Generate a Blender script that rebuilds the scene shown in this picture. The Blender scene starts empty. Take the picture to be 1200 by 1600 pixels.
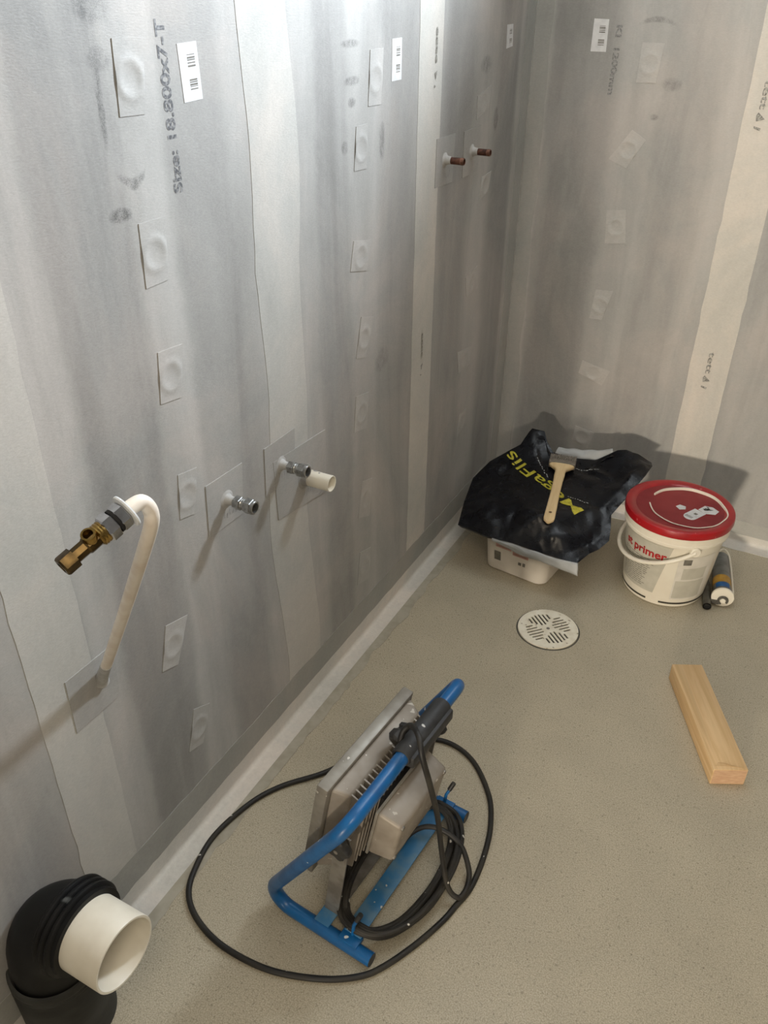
import bpy, bmesh, math, random
import numpy as np
from mathutils import Vector, Matrix, noise
from mathutils.bvhtree import BVHTree
from mathutils.geometry import delaunay_2d_cdt

random.seed(7)
scene = bpy.context.scene
COL = scene.collection
V = Vector
PI = math.pi

# ------------------------------------------------------------------ camera
# corner of the two walls is the origin; left wall is x=0, back wall is y=0
cam_d = bpy.data.cameras.new('camera')
cam = bpy.data.objects.new('camera', cam_d)
COL.objects.link(cam)
cam_d.sensor_fit = 'VERTICAL'
cam_d.sensor_height = 32.0
cam_d.lens = 32.0 * 1294.0 / 1600.0
cam_d.clip_start = 0.02
Rw = ((0.883, 0.255, -0.395), (0.470, -0.466, 0.750), (0.007, -0.847, -0.531))
m = Matrix.Identity(3)
xa = V((Rw[0][0], Rw[1][0], Rw[2][0])).normalized()
za = -V((Rw[0][2], Rw[1][2], Rw[2][2])).normalized()
ya = za.cross(xa).normalized()
xa = ya.cross(za)
mw = Matrix(((xa.x, ya.x, za.x, 0.810), (xa.y, ya.y, za.y, -2.338), (xa.z, ya.z, za.z, 1.400), (0, 0, 0, 1)))
cam.matrix_world = mw
scene.camera = cam

# ------------------------------------------------------------------ world, lights, exposure
world = bpy.data.worlds.new('world')
scene.world = world
world.use_nodes = True
world.node_tree.nodes['Background'].inputs[0].default_value = (0.8, 0.85, 1.0, 1)
world.node_tree.nodes['Background'].inputs[1].default_value = 0.05

def aim(o, target):
    o.rotation_euler = (V(target) - o.location).to_track_quat('-Z', 'Y').to_euler()

def spot(name, loc, target, watts, col, size, rad):
    d = bpy.data.lights.new(name, 'SPOT')
    d.energy = watts; d.color = col; d.spot_size = math.radians(size); d.spot_blend = 1.0; d.shadow_soft_size = rad
    o = bpy.data.objects.new(name, d); COL.objects.link(o); o.location = loc; aim(o, target)
    return o

def area(name, loc, target, watts, col, sx, sy):
    d = bpy.data.lights.new(name, 'AREA')
    d.energy = watts; d.color = col; d.shape = 'RECTANGLE'; d.size = sx; d.size_y = sy
    o = bpy.data.objects.new(name, d); COL.objects.link(o); o.location = loc; aim(o, target)
    return o

# cold work light hung high by the back wall, shining across onto the left wall
spot('cold_work_light', (0.84, -0.19, 1.88), (0.0, -2.30, 2.75), 325, (0.82, 0.905, 1.0), 160, 0.10)
# warm work light standing in the next room, shining in low through the doorway behind the photographer
area('warm_work_light', (0.86, -7.0, 0.72), (0.90, 0.0, 0.6), 215, (1.0, 0.88, 0.72), 0.42, 0.36)
# added soft fill under the ceiling for ambient light, no lamp known there
area('ceiling_fill', (1.25, -2.85, 2.35), (1.2, -2.6, 0), 19, (1.0, 0.86, 0.67), 0.9, 0.9)

vs = scene.view_settings
vs.view_transform = 'Standard'
vs.look = 'None'
vs.exposure = 0.0
vs.gamma = 1.0
vs.use_curve_mapping = False

# ------------------------------------------------------------------ mesh helpers
class MB:
    def __init__(s):
        s.v = []; s.f = []
    def add(s, verts, faces):
        n = len(s.v)
        s.v += [tuple(p) for p in verts]
        s.f += [tuple(i + n for i in q) for q in faces]
        return s
    def box(s, x0, x1, y0, y1, z0, z1, T=None):
        vs_ = [(x, y, z) for z in (z0, z1) for y in (y0, y1) for x in (x0, x1)]
        if T: vs_ = [T(*p) for p in vs_]
        return s.add(vs_, [(0, 2, 3, 1), (4, 5, 7, 6), (0, 1, 5, 4), (2, 6, 7, 3), (0, 4, 6, 2), (1, 3, 7, 5)])
    def hexa(s, lo, hi):
        """two matching rings of points joined with caps"""
        n = len(lo)
        fs = [(i, (i + 1) % n, n + (i + 1) % n, n + i) for i in range(n)]
        fs += [tuple(reversed(range(n))), tuple(range(n, 2 * n))]
        return s.add(list(lo) + list(hi), fs)
    def tube(s, path, r, seg=14, cap=True, closed=False):
        path = [V(p) for p in path]
        n = len(path)
        rs = r if isinstance(r, (list, tuple)) else [r] * n
        t0 = (path[1] - path[0]).normalized()
        nrm = t0.orthogonal().normalized()
        rings = []
        prev = t0
        for i, p in enumerate(path):
            if closed: t = (path[(i + 1) % n] - path[i - 1]).normalized()
            elif i == 0: t = t0
            elif i == n - 1: t = (path[i] - path[i - 1]).normalized()
            else: t = (path[i + 1] - path[i - 1]).normalized()
            nrm = prev.rotation_difference(t) @ nrm
            nrm = (nrm - t * nrm.dot(t)).normalized()
            prev = t
            b = t.cross(nrm)
            rings.append([p + rs[i] * (nrm * math.cos(a) + b * math.sin(a)) for a in [2 * PI * k / seg for k in range(seg)]])
        vv = [q for g in rings for q in g]
        ff = []
        for i in range(n if closed else n - 1):
            j = (i + 1) % n
            for k in range(seg):
                l = (k + 1) % seg
                ff.append((i * seg + k, i * seg + l, j * seg + l, j * seg + k))
        if cap and not closed:
            ff.append(tuple(reversed(range(seg)))); ff.append(tuple((n - 1) * seg + k for k in range(seg)))
        return s.add(vv, ff)
    def lathe(s, prof, seg=48, base=(0, 0, 0), axis=(0, 0, 1), ref=None, wob=None):
        """prof: list of (radius, height along the axis); radius 0 closes"""
        ax = V(axis).normalized()
        a = (V(ref) - ax * V(ref).dot(ax)).normalized() if ref else ax.orthogonal().normalized()
        b = ax.cross(a)
        base = V(base)
        idx = []; vv = []; ff = []
        for r, h in prof:
            if r < 1e-6:
                idx.append([len(vv)]); vv.append(base + ax * h)
            else:
                idx.append(list(range(len(vv), len(vv) + seg)))
                for k in range(seg):
                    t = 2 * PI * k / seg
                    rr = r * (wob(t) if wob else 1)
                    vv.append(base + ax * h + rr * (a * math.cos(t) + b * math.sin(t)))
        for p, q in zip(idx[:-1], idx[1:]):
            for k in range(seg):
                l = (k + 1) % seg
                if len(p) == 1 and len(q) == 1: continue
                if len(p) == 1: ff.append((p[0], q[l], q[k]))
                elif len(q) == 1: ff.append((p[k], p[l], q[0]))
                else: ff.append((p[k], p[l], q[l], q[k]))
        return s.add(vv, ff)
    def grid(s, fn, nu, nv):
        vv = [fn(i / nu, j / nv) for j in range(nv + 1) for i in range(nu + 1)]
        ff = [(j * (nu + 1) + i, j * (nu + 1) + i + 1, (j + 1) * (nu + 1) + i + 1, (j + 1) * (nu + 1) + i) for j in range(nv) for i in range(nu)]
        return s.add(vv, ff)
    def mesh(s, name, bevel=0.0, segs=2, angle=35, flat=False, fix=True):
        me = bpy.data.meshes.new(name)
        me.from_pydata([tuple(p) for p in s.v], [], s.f)
        if bevel or fix:
            bm = bmesh.new(); bm.from_mesh(me)
            if bevel:
                bmesh.ops.remove_doubles(bm, verts=bm.verts, dist=1e-6)
                es = [e for e in bm.edges if len(e.link_faces) == 2 and e.calc_face_angle(0) > 0.5]
                bmesh.ops.bevel(bm, geom=es, offset=bevel, segments=segs, profile=0.5, affect='EDGES', clamp_overlap=True)
            if fix: bmesh.ops.recalc_face_normals(bm, faces=bm.faces)
            bm.to_mesh(me); bm.free()
        if not flat:
            me.shade_smooth(); me.set_sharp_from_angle(angle=math.radians(angle))
        me.update()
        return me

def wmat(o):
    m_ = o.matrix_basis.copy()
    if o.parent: m_ = wmat(o.parent) @ o.matrix_parent_inverse @ m_
    return m_

def obj(name, me, mat, parent=None, local=False, **kw):
    if isinstance(me, MB): me = me.mesh(name, **kw)
    o = bpy.data.objects.new(name, me)
    COL.objects.link(o)
    if mat is not None and not me.materials: me.materials.append(mat)
    if parent is not None:
        o.parent = parent
        if not local: o.matrix_parent_inverse = wmat(parent).inverted()
    return o

def tag(o, label, cat, group=None):
    o['label'] = label; o['category'] = cat
    if group: o['group'] = group
    return o

def thing(name, loc, label, cat, rz=0.0, group=None):
    o = bpy.data.objects.new(name, None); COL.objects.link(o)
    o.empty_display_size = 0.05
    o.location = loc; o.rotation_euler = (0, 0, rz)
    return tag(o, label, cat, group)

def struct(name, mb, mat, label=None, **kw):
    o = obj(name, mb, mat, **kw); o['kind'] = 'structure'
    if label: o['label'] = label
    return o

def smooth_path(pts, n=8, closed=False):
    pts = [V(p) for p in pts]; out = []; N = len(pts)
    rng = range(N if closed else N - 1)
    for i in rng:
        if closed: p0, p1, p2, p3 = pts[i - 1], pts[i], pts[(i + 1) % N], pts[(i + 2) % N]
        else: p0, p1, p2, p3 = pts[max(i - 1, 0)], pts[i], pts[i + 1], pts[min(i + 2, N - 1)]
        for k in range(n):
            t = k / n
            out.append(0.5 * ((2 * p1) + (p2 - p0) * t + (2 * p0 - 5 * p1 + 4 * p2 - p3) * t * t + (3 * p1 - p0 - 3 * p2 + p3) * t ** 3))
    if not closed: out.append(pts[-1])
    return out

def fillet_path(pts, r, n=8):
    pts = [V(p) for p in pts]; out = [pts[0]]
    for a, b, c in zip(pts[:-2], pts[1:-1], pts[2:]):
        u = (a - b).normalized(); w = (c - b).normalized()
        ang = u.angle(w); d = r / math.tan(ang / 2)
        s_, e_ = b + u * d, b + w * d
        cen = b + (u + w).normalized() * (r / math.sin(ang / 2))
        va, vb = s_ - cen, e_ - cen
        tot = va.angle(vb); ax = va.cross(vb).normalized()
        for k in range(n + 1):
            out.append(cen + Matrix.Rotation(tot * k / n, 3, ax) @ va)
    out.append(pts[-1])
    return out

def text_mesh(body, size, bold=0.0):
    c = bpy.data.curves.new('txt', 'FONT')
    c.body = body; c.size = size; c.align_x = 'CENTER'; c.align_y = 'CENTER'; c.offset = bold; c.resolution_u = 3
    o = bpy.data.objects.new('txt', c); COL.objects.link(o)
    bpy.context.view_layer.update()
    me = bpy.data.meshes.new_from_object(o.evaluated_get(bpy.context.evaluated_depsgraph_get()))
    bpy.data.objects.remove(o); bpy.data.curves.remove(c)
    bm = bmesh.new(); bm.from_mesh(me)
    bmesh.ops.subdivide_edges(bm, edges=[e for e in bm.edges if e.calc_length() > size * 0.35], cuts=1)
    bmesh.ops.triangulate(bm, faces=bm.faces)
    bm.to_mesh(me); bm.free()
    return me

def text_obj(name, body, size, fn, mat, parent, bold=0.0, label=None, sx=1.0, local=False):
    me = text_mesh(body, size, bold)
    for v in me.vertices: v.co = fn(v.co.x * sx, v.co.y)
    me.materials.clear()
    o = obj(name, me, mat, parent, local=local)
    if label: o['label'] = label
    return o

# ------------------------------------------------------------------ materials
def srgb(r, g, b):
    def f(c):
        c /= 255.0
        return c / 12.92 if c <= 0.04045 else ((c + 0.055) / 1.055) ** 2.4
    return (f(r), f(g), f(b), 1.0)

class NT:
    def __init__(s, name):
        s.m = bpy.data.materials.new(name); s.m.use_nodes = True
        s.t = s.m.node_tree; s.b = s.t.nodes['Principled BSDF']
        g = s.n('ShaderNodeNewGeometry'); s.pos = g.outputs['Position']
    def n(s, typ, **kw):
        nd = s.t.nodes.new(typ)
        for k, v in kw.items(): setattr(nd, k, v)
        return nd
    def l(s, a, b): s.t.links.new(a, b)
    def set(s, sock, v):
        if hasattr(v, 'is_linked'): s.l(v, sock)
        else: sock.default_value = v
    def math(s, op, a, b=0.0, c=0.0, clamp=False):
        nd = s.n('ShaderNodeMath', operation=op, use_clamp=clamp)
        for k, v in enumerate((a, b, c)): s.set(nd.inputs[k], v)
        return nd.outputs[0]
    def mapped(s, scale, loc=(0, 0, 0), rot=(0, 0, 0), src=None):
        mp = s.n('ShaderNodeMapping'); s.l(src or s.pos, mp.inputs[0])
        mp.inputs['Scale'].default_value = scale; mp.inputs['Location'].default_value = loc; mp.inputs['Rotation'].default_value = rot
        return mp.outputs[0]
    def noise(s, vec, scale, detail=3, rough=0.55, dist=0.0):
        nd = s.n('ShaderNodeTexNoise'); s.l(vec, nd.inputs['Vector'])
        nd.inputs['Scale'].default_value = scale; nd.inputs['Detail'].default_value = detail
        nd.inputs['Roughness'].default_value = rough; nd.inputs['Distortion'].default_value = dist
        return nd.outputs[0]
    def voro(s, vec, scale, feature='F1'):
        nd = s.n('ShaderNodeTexVoronoi', feature=feature); s.l(vec, nd.inputs['Vector']); nd.inputs['Scale'].default_value = scale
        return nd.outputs['Distance']
    def rng(s, v, a, b, c=0.0, d=1.0, smooth=True):
        nd = s.n('ShaderNodeMapRange', interpolation_type='SMOOTHSTEP' if smooth else 'LINEAR')
        s.set(nd.inputs[0], v)
        for k, q in enumerate((a, b, c, d)): nd.inputs[k + 1].default_value = q
        return nd.outputs[0]
    def mix(s, f, a, b, mode='MIX'):
        nd = s.n('ShaderNodeMix', data_type='RGBA', blend_type=mode)
        s.set(nd.inputs[0], f); s.set(nd.inputs[6], a); s.set(nd.inputs[7], b)
        return nd.outputs[2]
    def scale_col(s, col, f):
        nd = s.n('ShaderNodeVectorMath', operation='SCALE'); s.set(nd.inputs[0], col); s.set(nd.inputs['Scale'], f)
        return nd.outputs[0]
    def bump(s, h, strength, dist=0.002):
        nd = s.n('ShaderNodeBump'); s.l(h, nd.inputs['Height']); nd.inputs['Strength'].default_value = strength; nd.inputs['Distance'].default_value = dist
        s.l(nd.outputs[0], s.b.inputs['Normal'])
    def done(s, col, rough=0.5, metal=0.0, spec=None):
        s.set(s.b.inputs['Base Color'], col); s.set(s.b.inputs['Roughness'], rough); s.b.inputs['Metallic'].default_value = metal
        if spec is not None: s.b.inputs['Specular IOR Level'].default_value = spec
        return s.m

def plain(name, c1, c2=None, scale=40, rough=0.5, metal=0.0, bump=0.0, spec=None, detail=3, lo=0.35, hi=0.7, specks=None, coat=0.0, stretch=(1, 1, 1)):
    t = NT(name)
    vec = t.mapped(stretch)
    nz = t.noise(vec, scale, detail)
    col = t.mix(t.rng(nz, lo, hi), c1, c2 if c2 else tuple(c * 0.8 for c in c1[:3]) + (1,))
    if specks:
        c, sc, th = specks
        col = t.mix(t.rng(t.noise(t.pos, sc, 1, 0.5), th, th + 0.02), col, c)
    if bump: t.bump(nz, bump, 0.001)
    if coat: t.b.inputs['Coat Weight'].default_value = coat
    rg = t.rng(nz, 0.3, 0.7, rough * 0.85, min(1, rough * 1.15))
    return t.done(col, rg, metal, spec)

def wall_mat(name, axis, base, bands=(), smudges=(), mult=1.0, streak=0.30):
    """primer rolled on in vertical strokes. axis 1: left wall (runs in y), axis 0: back wall (runs in x)"""
    t = NT(name)
    sep = t.n('ShaderNodeSeparateXYZ'); t.l(t.pos, sep.inputs[0])
    s_ = sep.outputs[axis]; z_ = sep.outputs[2]
    wob = t.noise(t.mapped((7, 7, 4)), 1.0, 6, 0.68)
    s_w = t.math('ADD', s_, t.math('MULTIPLY', t.math('SUBTRACT', wob, 0.5), 0.05))
    st = t.noise(t.mapped((9, 9, 1.3), (3, 1, 0)), 1.0, 5, 0.62, 0.5)
    st2 = t.noise(t.mapped((38, 38, 2.2), (7, 5, 2)), 1.0, 3, 0.6, 0.2)
    bl = t.noise(t.mapped((3.2, 3.2, 2.6), (1.3, 0, 4)), 1.0, 5, 0.65, 0.6)
    fine = t.noise(t.mapped((160, 160, 480)), 1.0, 2, 0.6)
    f = t.math('ADD', 1.0, t.math('MULTIPLY', t.math('SUBTRACT', st, 0.5), streak * 2))
    f = t.math('ADD', f, t.math('MULTIPLY', t.math('SUBTRACT', st2, 0.5), 0.05))
    f = t.math('ADD', f, t.math('MULTIPLY', t.math('SUBTRACT', bl, 0.5), 0.70))
    f = t.math('ADD', f, t.math('MULTIPLY', t.math('SUBTRACT', fine, 0.5), 0.22))
    f = t.math('ADD', f, t.math('MULTIPLY', t.math('SUBTRACT', t.rng(st, 0.46, 0.54), 0.5), streak * 0.12))
    spk = t.noise(t.mapped((75, 75, 110), (2, 3, 1)), 1.0, 3, 0.7)
    f = t.math('ADD', f, t.math('MULTIPLY', t.math('SUBTRACT', spk, 0.5), 0.16))
    for a, b, e, dl in bands:
        m1 = t.rng(s_w, a - e, a + e); m2 = t.rng(s_w, b - e, b + e, 1.0, 0.0)
        f = t.math('ADD', f, t.math('MULTIPLY', t.math('MULTIPLY', m1, m2), dl * 1.5))
    grit = t.math('ADD', t.math('MULTIPLY', t.noise(t.mapped((620, 620, 620)), 1.0, 2, 0.7), 0.55), t.math('MULTIPLY', t.noise(t.mapped((90, 90, 70)), 1.0, 3, 0.7), 0.45))
    for cs, cz, rs_, rz_, dl, curve in smudges:
        ds = t.math('DIVIDE', t.math('SUBTRACT', s_w, cs + 0.0), rs_)
        zc = t.math('SUBTRACT', z_, cz)
        if curve: zc = t.math('SUBTRACT', zc, t.math('MULTIPLY', t.math('MULTIPLY', ds, ds), curve))
        dz = t.math('DIVIDE', zc, rz_)
        d2 = t.math('ADD', t.math('MULTIPLY', ds, ds), t.math('MULTIPLY', dz, dz))
        mk = t.math('MULTIPLY', t.rng(d2, 0.2, 1.3, 1.0, 0.0), t.rng(grit, 0.40, 0.60, 0.15, 1.0))
        f = t.math('SUBTRACT', f, t.math('MULTIPLY', mk, dl * 1.35))
    f = t.math('MULTIPLY', f, mult)
    tint = t.mix(t.rng(bl, 0.4, 0.62), base, (base[0] * 1.03, base[1] * 0.985, base[2] * 0.965, 1))
    col = t.scale_col(tint, f)
    h = t.math('ADD', fine, t.math('MULTIPLY', st2, 0.6))
    t.bump(h, 0.35, 0.0007)
    return t.done(col, t.rng(st, 0.3, 0.7, 0.5, 0.68), 0.0, 0.35)

GREY = (0.378, 0.372, 0.355, 1)
LEFT_BANDS = [(-1.73, -1.66, 0.008, 0.07), (-1.66, -1.52, 0.02, -0.10), (-1.515, -1.43, 0.012, 0.12), (-1.42, -1.28, 0.02, -0.06), (-1.30, -1.06, 0.015, 0.08),
              (-1.06, -0.95, 0.02, -0.07), (-0.945, -0.84, 0.015, 0.10), (-0.82, -0.70, 0.02, -0.03), (-0.53, -0.40, 0.03, -0.06), (-0.37, -0.25, 0.02, 0.07), (-0.23, -0.09, 0.02, -0.10), (-0.09, 0.02, 0.006, 0.10)]
LEFT_SMUDGES = [(-1.525, 1.385, 0.03, 0.02, 0.25, 0), (-1.497, 1.190, 0.028, 0.008, 0.42, 0.016), (-1.532, 1.157, 0.022, 0.010, 0.40, 0), (-1.525, 1.333, 0.022, 0.014, 0.22, 0), (-1.534, 1.28, 0.006, 0.05, 0.3, 0),
                (-0.935, 1.327, 0.030, 0.007, 0.38, 0), (-0.932, 1.270, 0.030, 0.008, 0.38, 0), (-0.930, 1.236, 0.014, 0.009, 0.4, 0), (-0.818, 1.16, 0.012, 0.035, 0.35, 0), (-0.955, 1.165, 0.012, 0.012, 0.3, 0),
                (-0.815, 0.718, 0.035, 0.03, 0.2, 0), (-0.313, 1.262, 0.035, 0.02, 0.3, 0), (-0.225, 1.14, 0.014, 0.03, 0.32, 0)]
BACK_BANDS = [(-0.02, 0.052, 0.006, 0.14), (0.06, 0.22, 0.02, -0.10), (0.235, 0.345, 0.014, 0.09), (0.36, 0.50, 0.02, -0.02), (0.49, 0.55, 0.02, 0.07), (0.66, 1.2, 0.02, 0.03)]
BACK_SMUDGES = [(0.31, 1.352, 0.045, 0.007, 0.3, -0.012), (0.365, 1.215, 0.025, 0.016, 0.26, 0), (0.335, 1.141, 0.012, 0.008, 0.35, 0), (0.015, 0.8, 0.014, 0.012, 0.2, 0), (0.015, 0.62, 0.014, 0.012, 0.22, 0), (0.015, 1.3, 0.014, 0.03, 0.2, 0), (0.02, 0.42, 0.016, 0.014, 0.2, 0)]
M_LEFT = wall_mat('primed_board_left', 1, GREY, LEFT_BANDS, LEFT_SMUDGES)
M_BACK = wall_mat('primed_board_back', 0, GREY, BACK_BANDS, BACK_SMUDGES)
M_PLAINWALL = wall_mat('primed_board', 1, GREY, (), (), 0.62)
M_PATCH_L = wall_mat('primed_patch_left', 1, GREY, (), (), 1.22, 0.06)
M_PATCH_B = wall_mat('primed_patch_back', 0, GREY, (), (), 1.28, 0.06)
M_COLLAR = wall_mat('primed_collar', 1, GREY, (), (), 1.05, 0.12)
M_TAPE = wall_mat('joint_tape_grey', 1, (0.50, 0.495, 0.465, 1), (), (), 1.0, 0.08)
M_TAPE2 = wall_mat('joint_tape_light', 1, (0.56, 0.55, 0.51, 1), (), (), 1.0, 0.07)
M_TAPE3 = wall_mat('joint_tape_back', 0, (0.60, 0.575, 0.52, 1), (), (), 1.0, 0.06)
M_STRIP = wall_mat('sealing_strip', 1, (0.66, 0.64, 0.59, 1), (), (), 1.0, 0.03)
M_STRIPW = wall_mat('sealing_band_wall', 1, (0.36, 0.36, 0.335, 1), (), (), 1.0, 0.10)
M_MEMBR = plain('membrane_white', (0.66, 0.65, 0.62, 1), (0.5, 0.49, 0.46, 1), 90, 0.55, bump=0.2)
M_SLEEVE = plain('primed_sleeve', (0.50, 0.49, 0.47, 1), (0.42, 0.41, 0.39, 1), 90, 0.55, bump=0.2)
M_CEIL = plain('ceiling_board', (0.36, 0.35, 0.33, 1), (0.31, 0.30, 0.28, 1), 6, 0.8)

def floor_mat():
    t = NT('speckled_floor')
    base = srgb(172, 162, 142)
    n1 = t.noise(t.pos, 420, 2, 0.6)
    n2 = t.noise(t.mapped((1, 1, 1), (3, 2, 1)), 170, 2, 0.6)
    big = t.noise(t.mapped((2.2, 2.2, 2.2)), 1.0, 5, 0.65, 0.5)
    mid = t.noise(t.mapped((9, 9, 9), (1, 4, 0)), 1.0, 4, 0.6)
    col = t.mix(t.rng(n1, 0.3, 0.7), srgb(164, 154, 133), srgb(198, 189, 167))
    col = t.mix(t.math('MULTIPLY', t.rng(n2, 0.58, 0.72), 0.6), col, srgb(128, 119, 101))
    v1 = t.voro(t.pos, 75)
    pick = t.noise(t.pos, 42, 2, 0.5)
    dots = t.math('MULTIPLY', t.rng(v1, 0.06, 0.16, 1.0, 0.0), t.rng(pick, 0.60, 0.66))
    col = t.mix(t.math('MULTIPLY', dots, 0.6), col, srgb(80, 70, 58))
    v2 = t.voro(t.mapped((1, 1, 1), (5, 5, 0)), 110)
    dots2 = t.math('MULTIPLY', t.rng(v2, 0.10, 0.22, 1.0, 0.0), t.rng(pick, 0.42, 0.36))
    col = t.mix(t.math('MULTIPLY', dots2, 0.5), col, srgb(206, 199, 180))
    f = t.math('ADD', 1.0, t.math('MULTIPLY', t.math('SUBTRACT', big, 0.5), 0.35))
    f = t.math('ADD', f, t.math('MULTIPLY', t.math('SUBTRACT', mid, 0.5), 0.2))
    col = t.scale_col(col, f)
    t.bump(n1, 0.15, 0.0005)
    return t.done(col, t.rng(big, 0.3, 0.7, 0.42, 0.6), 0, 0.4)
M_FLOOR = floor_mat()

M_BLUE = plain('blue_enamel', srgb(16, 96, 156), srgb(22, 84, 138), 30, 0.36, coat=0.1, specks=((0.72, 0.75, 0.75, 1), 55, 0.75))
M_BLUE_WORN = plain('worn_blue_bar', srgb(52, 112, 158), srgb(92, 128, 152), 26, 0.45, specks=((0.55, 0.55, 0.52, 1), 70, 0.74))
M_ALU = plain('grey_cast_aluminium', srgb(158, 149, 137), srgb(136, 127, 115), 16, 0.5, metal=0.15, bump=0.1, specks=(srgb(195, 188, 176), 90, 0.72))
M_ALU_D = plain('grey_lamp_frame', srgb(150, 145, 135), srgb(128, 122, 112), 20, 0.45, metal=0.25, specks=(srgb(200, 195, 185), 80, 0.74))
M_STEEL = plain('dull_steel', srgb(150, 146, 138), srgb(120, 115, 108), 30, 0.45, metal=0.5)
M_BLACKPL = plain('black_plastic', (0.018, 0.018, 0.018, 1), (0.030, 0.029, 0.028, 1), 40, 0.42, specks=((0.5, 0.5, 0.48, 1), 48, 0.73))
M_GRIP = plain('grey_black_grip', (0.022, 0.022, 0.023, 1), (0.038, 0.038, 0.038, 1), 60, 0.6, bump=0.2, specks=((0.6, 0.6, 0.57, 1), 45, 0.72))
M_CABLE = plain('dirty_black_cable', (0.011, 0.010, 0.009, 1), (0.030, 0.026, 0.019, 1), 22, 0.6, specks=((0.62, 0.60, 0.55, 1), 60, 0.735))
M_RUBBER = plain('black_rubber', (0.005, 0.005, 0.005, 1), (0.010, 0.010, 0.0095, 1), 14, 0.5, spec=0.25, specks=((0.10, 0.105, 0.10, 1), 16, 0.73))
M_COLLARB = plain('smeared_rubber', (0.022, 0.022, 0.020, 1), (0.055, 0.055, 0.05, 1), 9, 0.6, spec=0.25, stretch=(1, 1, 3))
M_WHITEPL = plain('white_plastic_pipe', srgb(236, 229, 212), srgb(226, 218, 200), 18, 0.4)
M_PEX = plain('white_pipe', srgb(240, 230, 216), srgb(228, 214, 198), 30, 0.42)
M_CHROME = plain('chrome', (0.50, 0.51, 0.53, 1), (0.36, 0.36, 0.38, 1), 70, 0.10, metal=1.0)
M_DULLCHROME = plain('dull_splashed_chrome', (0.42, 0.42, 0.41, 1), (0.25, 0.25, 0.24, 1), 120, 0.33, metal=0.85)
M_BRASS = plain('brass', (0.42, 0.28, 0.09, 1), (0.24, 0.15, 0.045, 1), 60, 0.25, metal=1.0)
M_BRASS_D = plain('dark_brass', (0.11, 0.072, 0.028, 1), (0.05, 0.035, 0.016, 1), 70, 0.32, metal=0.9)
M_WASHER = plain('milky_washer', (0.75, 0.77, 0.78, 1), (0.66, 0.68, 0.69, 1), 60, 0.4)
M_COPPER = plain('tarnished_copper', (0.15, 0.062, 0.040, 1), (0.06, 0.028, 0.020, 1), 110, 0.45, metal=0.5)
M_COPPER_R = plain('bright_copper', (0.30, 0.15, 0.10, 1), (0.13, 0.06, 0.04, 1), 90, 0.4, metal=0.6)
M_RECESS_SHADE = plain('recess_shade', (0.012, 0.011, 0.010, 1), None, 10, 0.8)  # near-black colour painted in place of shade inside bores and gaps
M_BUCKET = plain('white_bucket', srgb(236, 230, 214), srgb(230, 222, 205), 12, 0.38)
M_LID = plain('red_lid', srgb(172, 16, 26), srgb(150, 16, 26), 14, 0.36, coat=0.25, specks=(srgb(196, 90, 90), 70, 0.74))
M_LID_IN = plain('red_lid_dull', srgb(140, 26, 34), srgb(126, 24, 32), 10, 0.5)
M_LABEL = plain('grey_label', srgb(196, 192, 178), srgb(186, 182, 168), 30, 0.42)
M_LABEL2 = plain('pale_label', srgb(222, 217, 206), srgb(212, 207, 196), 30, 0.42)
M_REDINK = plain('red_ink', srgb(176, 30, 34), srgb(160, 28, 34), 60, 0.5)
M_GREYINK = plain('grey_ink', srgb(120, 116, 106), srgb(100, 96, 88), 60, 0.5)
M_DARKINK = plain('dark_ink', srgb(70, 67, 58), srgb(56, 54, 47), 60, 0.5)
M_STAMP = plain('stamp_ink', (0.085, 0.085, 0.09, 1), (0.26, 0.26, 0.26, 1), 210, 0.7, lo=0.42, hi=0.62)
M_STAMP_F = plain('faded_stamp_ink', (0.17, 0.17, 0.165, 1), (0.30, 0.30, 0.29, 1), 260, 0.7, lo=0.40, hi=0.58)
M_TAPEINK = plain('tape_ink', (0.20, 0.19, 0.17, 1), (0.42, 0.41, 0.37, 1), 300, 0.7, lo=0.42, hi=0.60)
M_STICKER = plain('white_sticker', (0.70, 0.70, 0.70, 1), (0.62, 0.62, 0.62, 1), 60, 0.5)
M_PINE = None
M_BAGTXT = plain('yellow_print', srgb(206, 196, 62), srgb(172, 164, 48), 120, 0.4)
M_WHITEINK = plain('white_print', srgb(190, 192, 190), srgb(120, 122, 122), 150, 0.5)
M_LINING = plain('grey_bag_lining', srgb(178, 180, 180), srgb(158, 160, 160), 14, 0.4, bump=0.1)
M_TUB = plain('white_tub', srgb(226, 218, 206), srgb(216, 207, 194), 14, 0.42)
M_PINKLAB = plain('pink_print', srgb(190, 140, 128), srgb(202, 160, 148), 60, 0.5)
M_BRISTLE = plain('grey_bristles', srgb(150, 142, 130), srgb(96, 90, 82), 90, 0.75, stretch=(6, 0.8, 1), bump=0.4)
M_FERRULE = plain('brush_ferrule', srgb(120, 112, 102), srgb(150, 142, 130), 60, 0.45, metal=0.4)
M_CARTR = plain('grey_cartridge', srgb(120, 122, 120), srgb(104, 106, 104), 40, 0.4)
M_YELLOW = plain('ochre_print', srgb(196, 154, 62), srgb(180, 136, 50), 60, 0.45)
M_BLUEPR = plain('blue_print', srgb(36, 104, 168), srgb(28, 84, 146), 60, 0.45)
M_GREYPL = plain('grey_plastic', srgb(92, 90, 82), srgb(76, 74, 68), 40, 0.5)
M_DRAIN = plain('white_enamel_grate', srgb(242, 237, 220), srgb(230, 222, 202), 45, 0.45, specks=(srgb(170, 158, 134), 90, 0.70))

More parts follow.
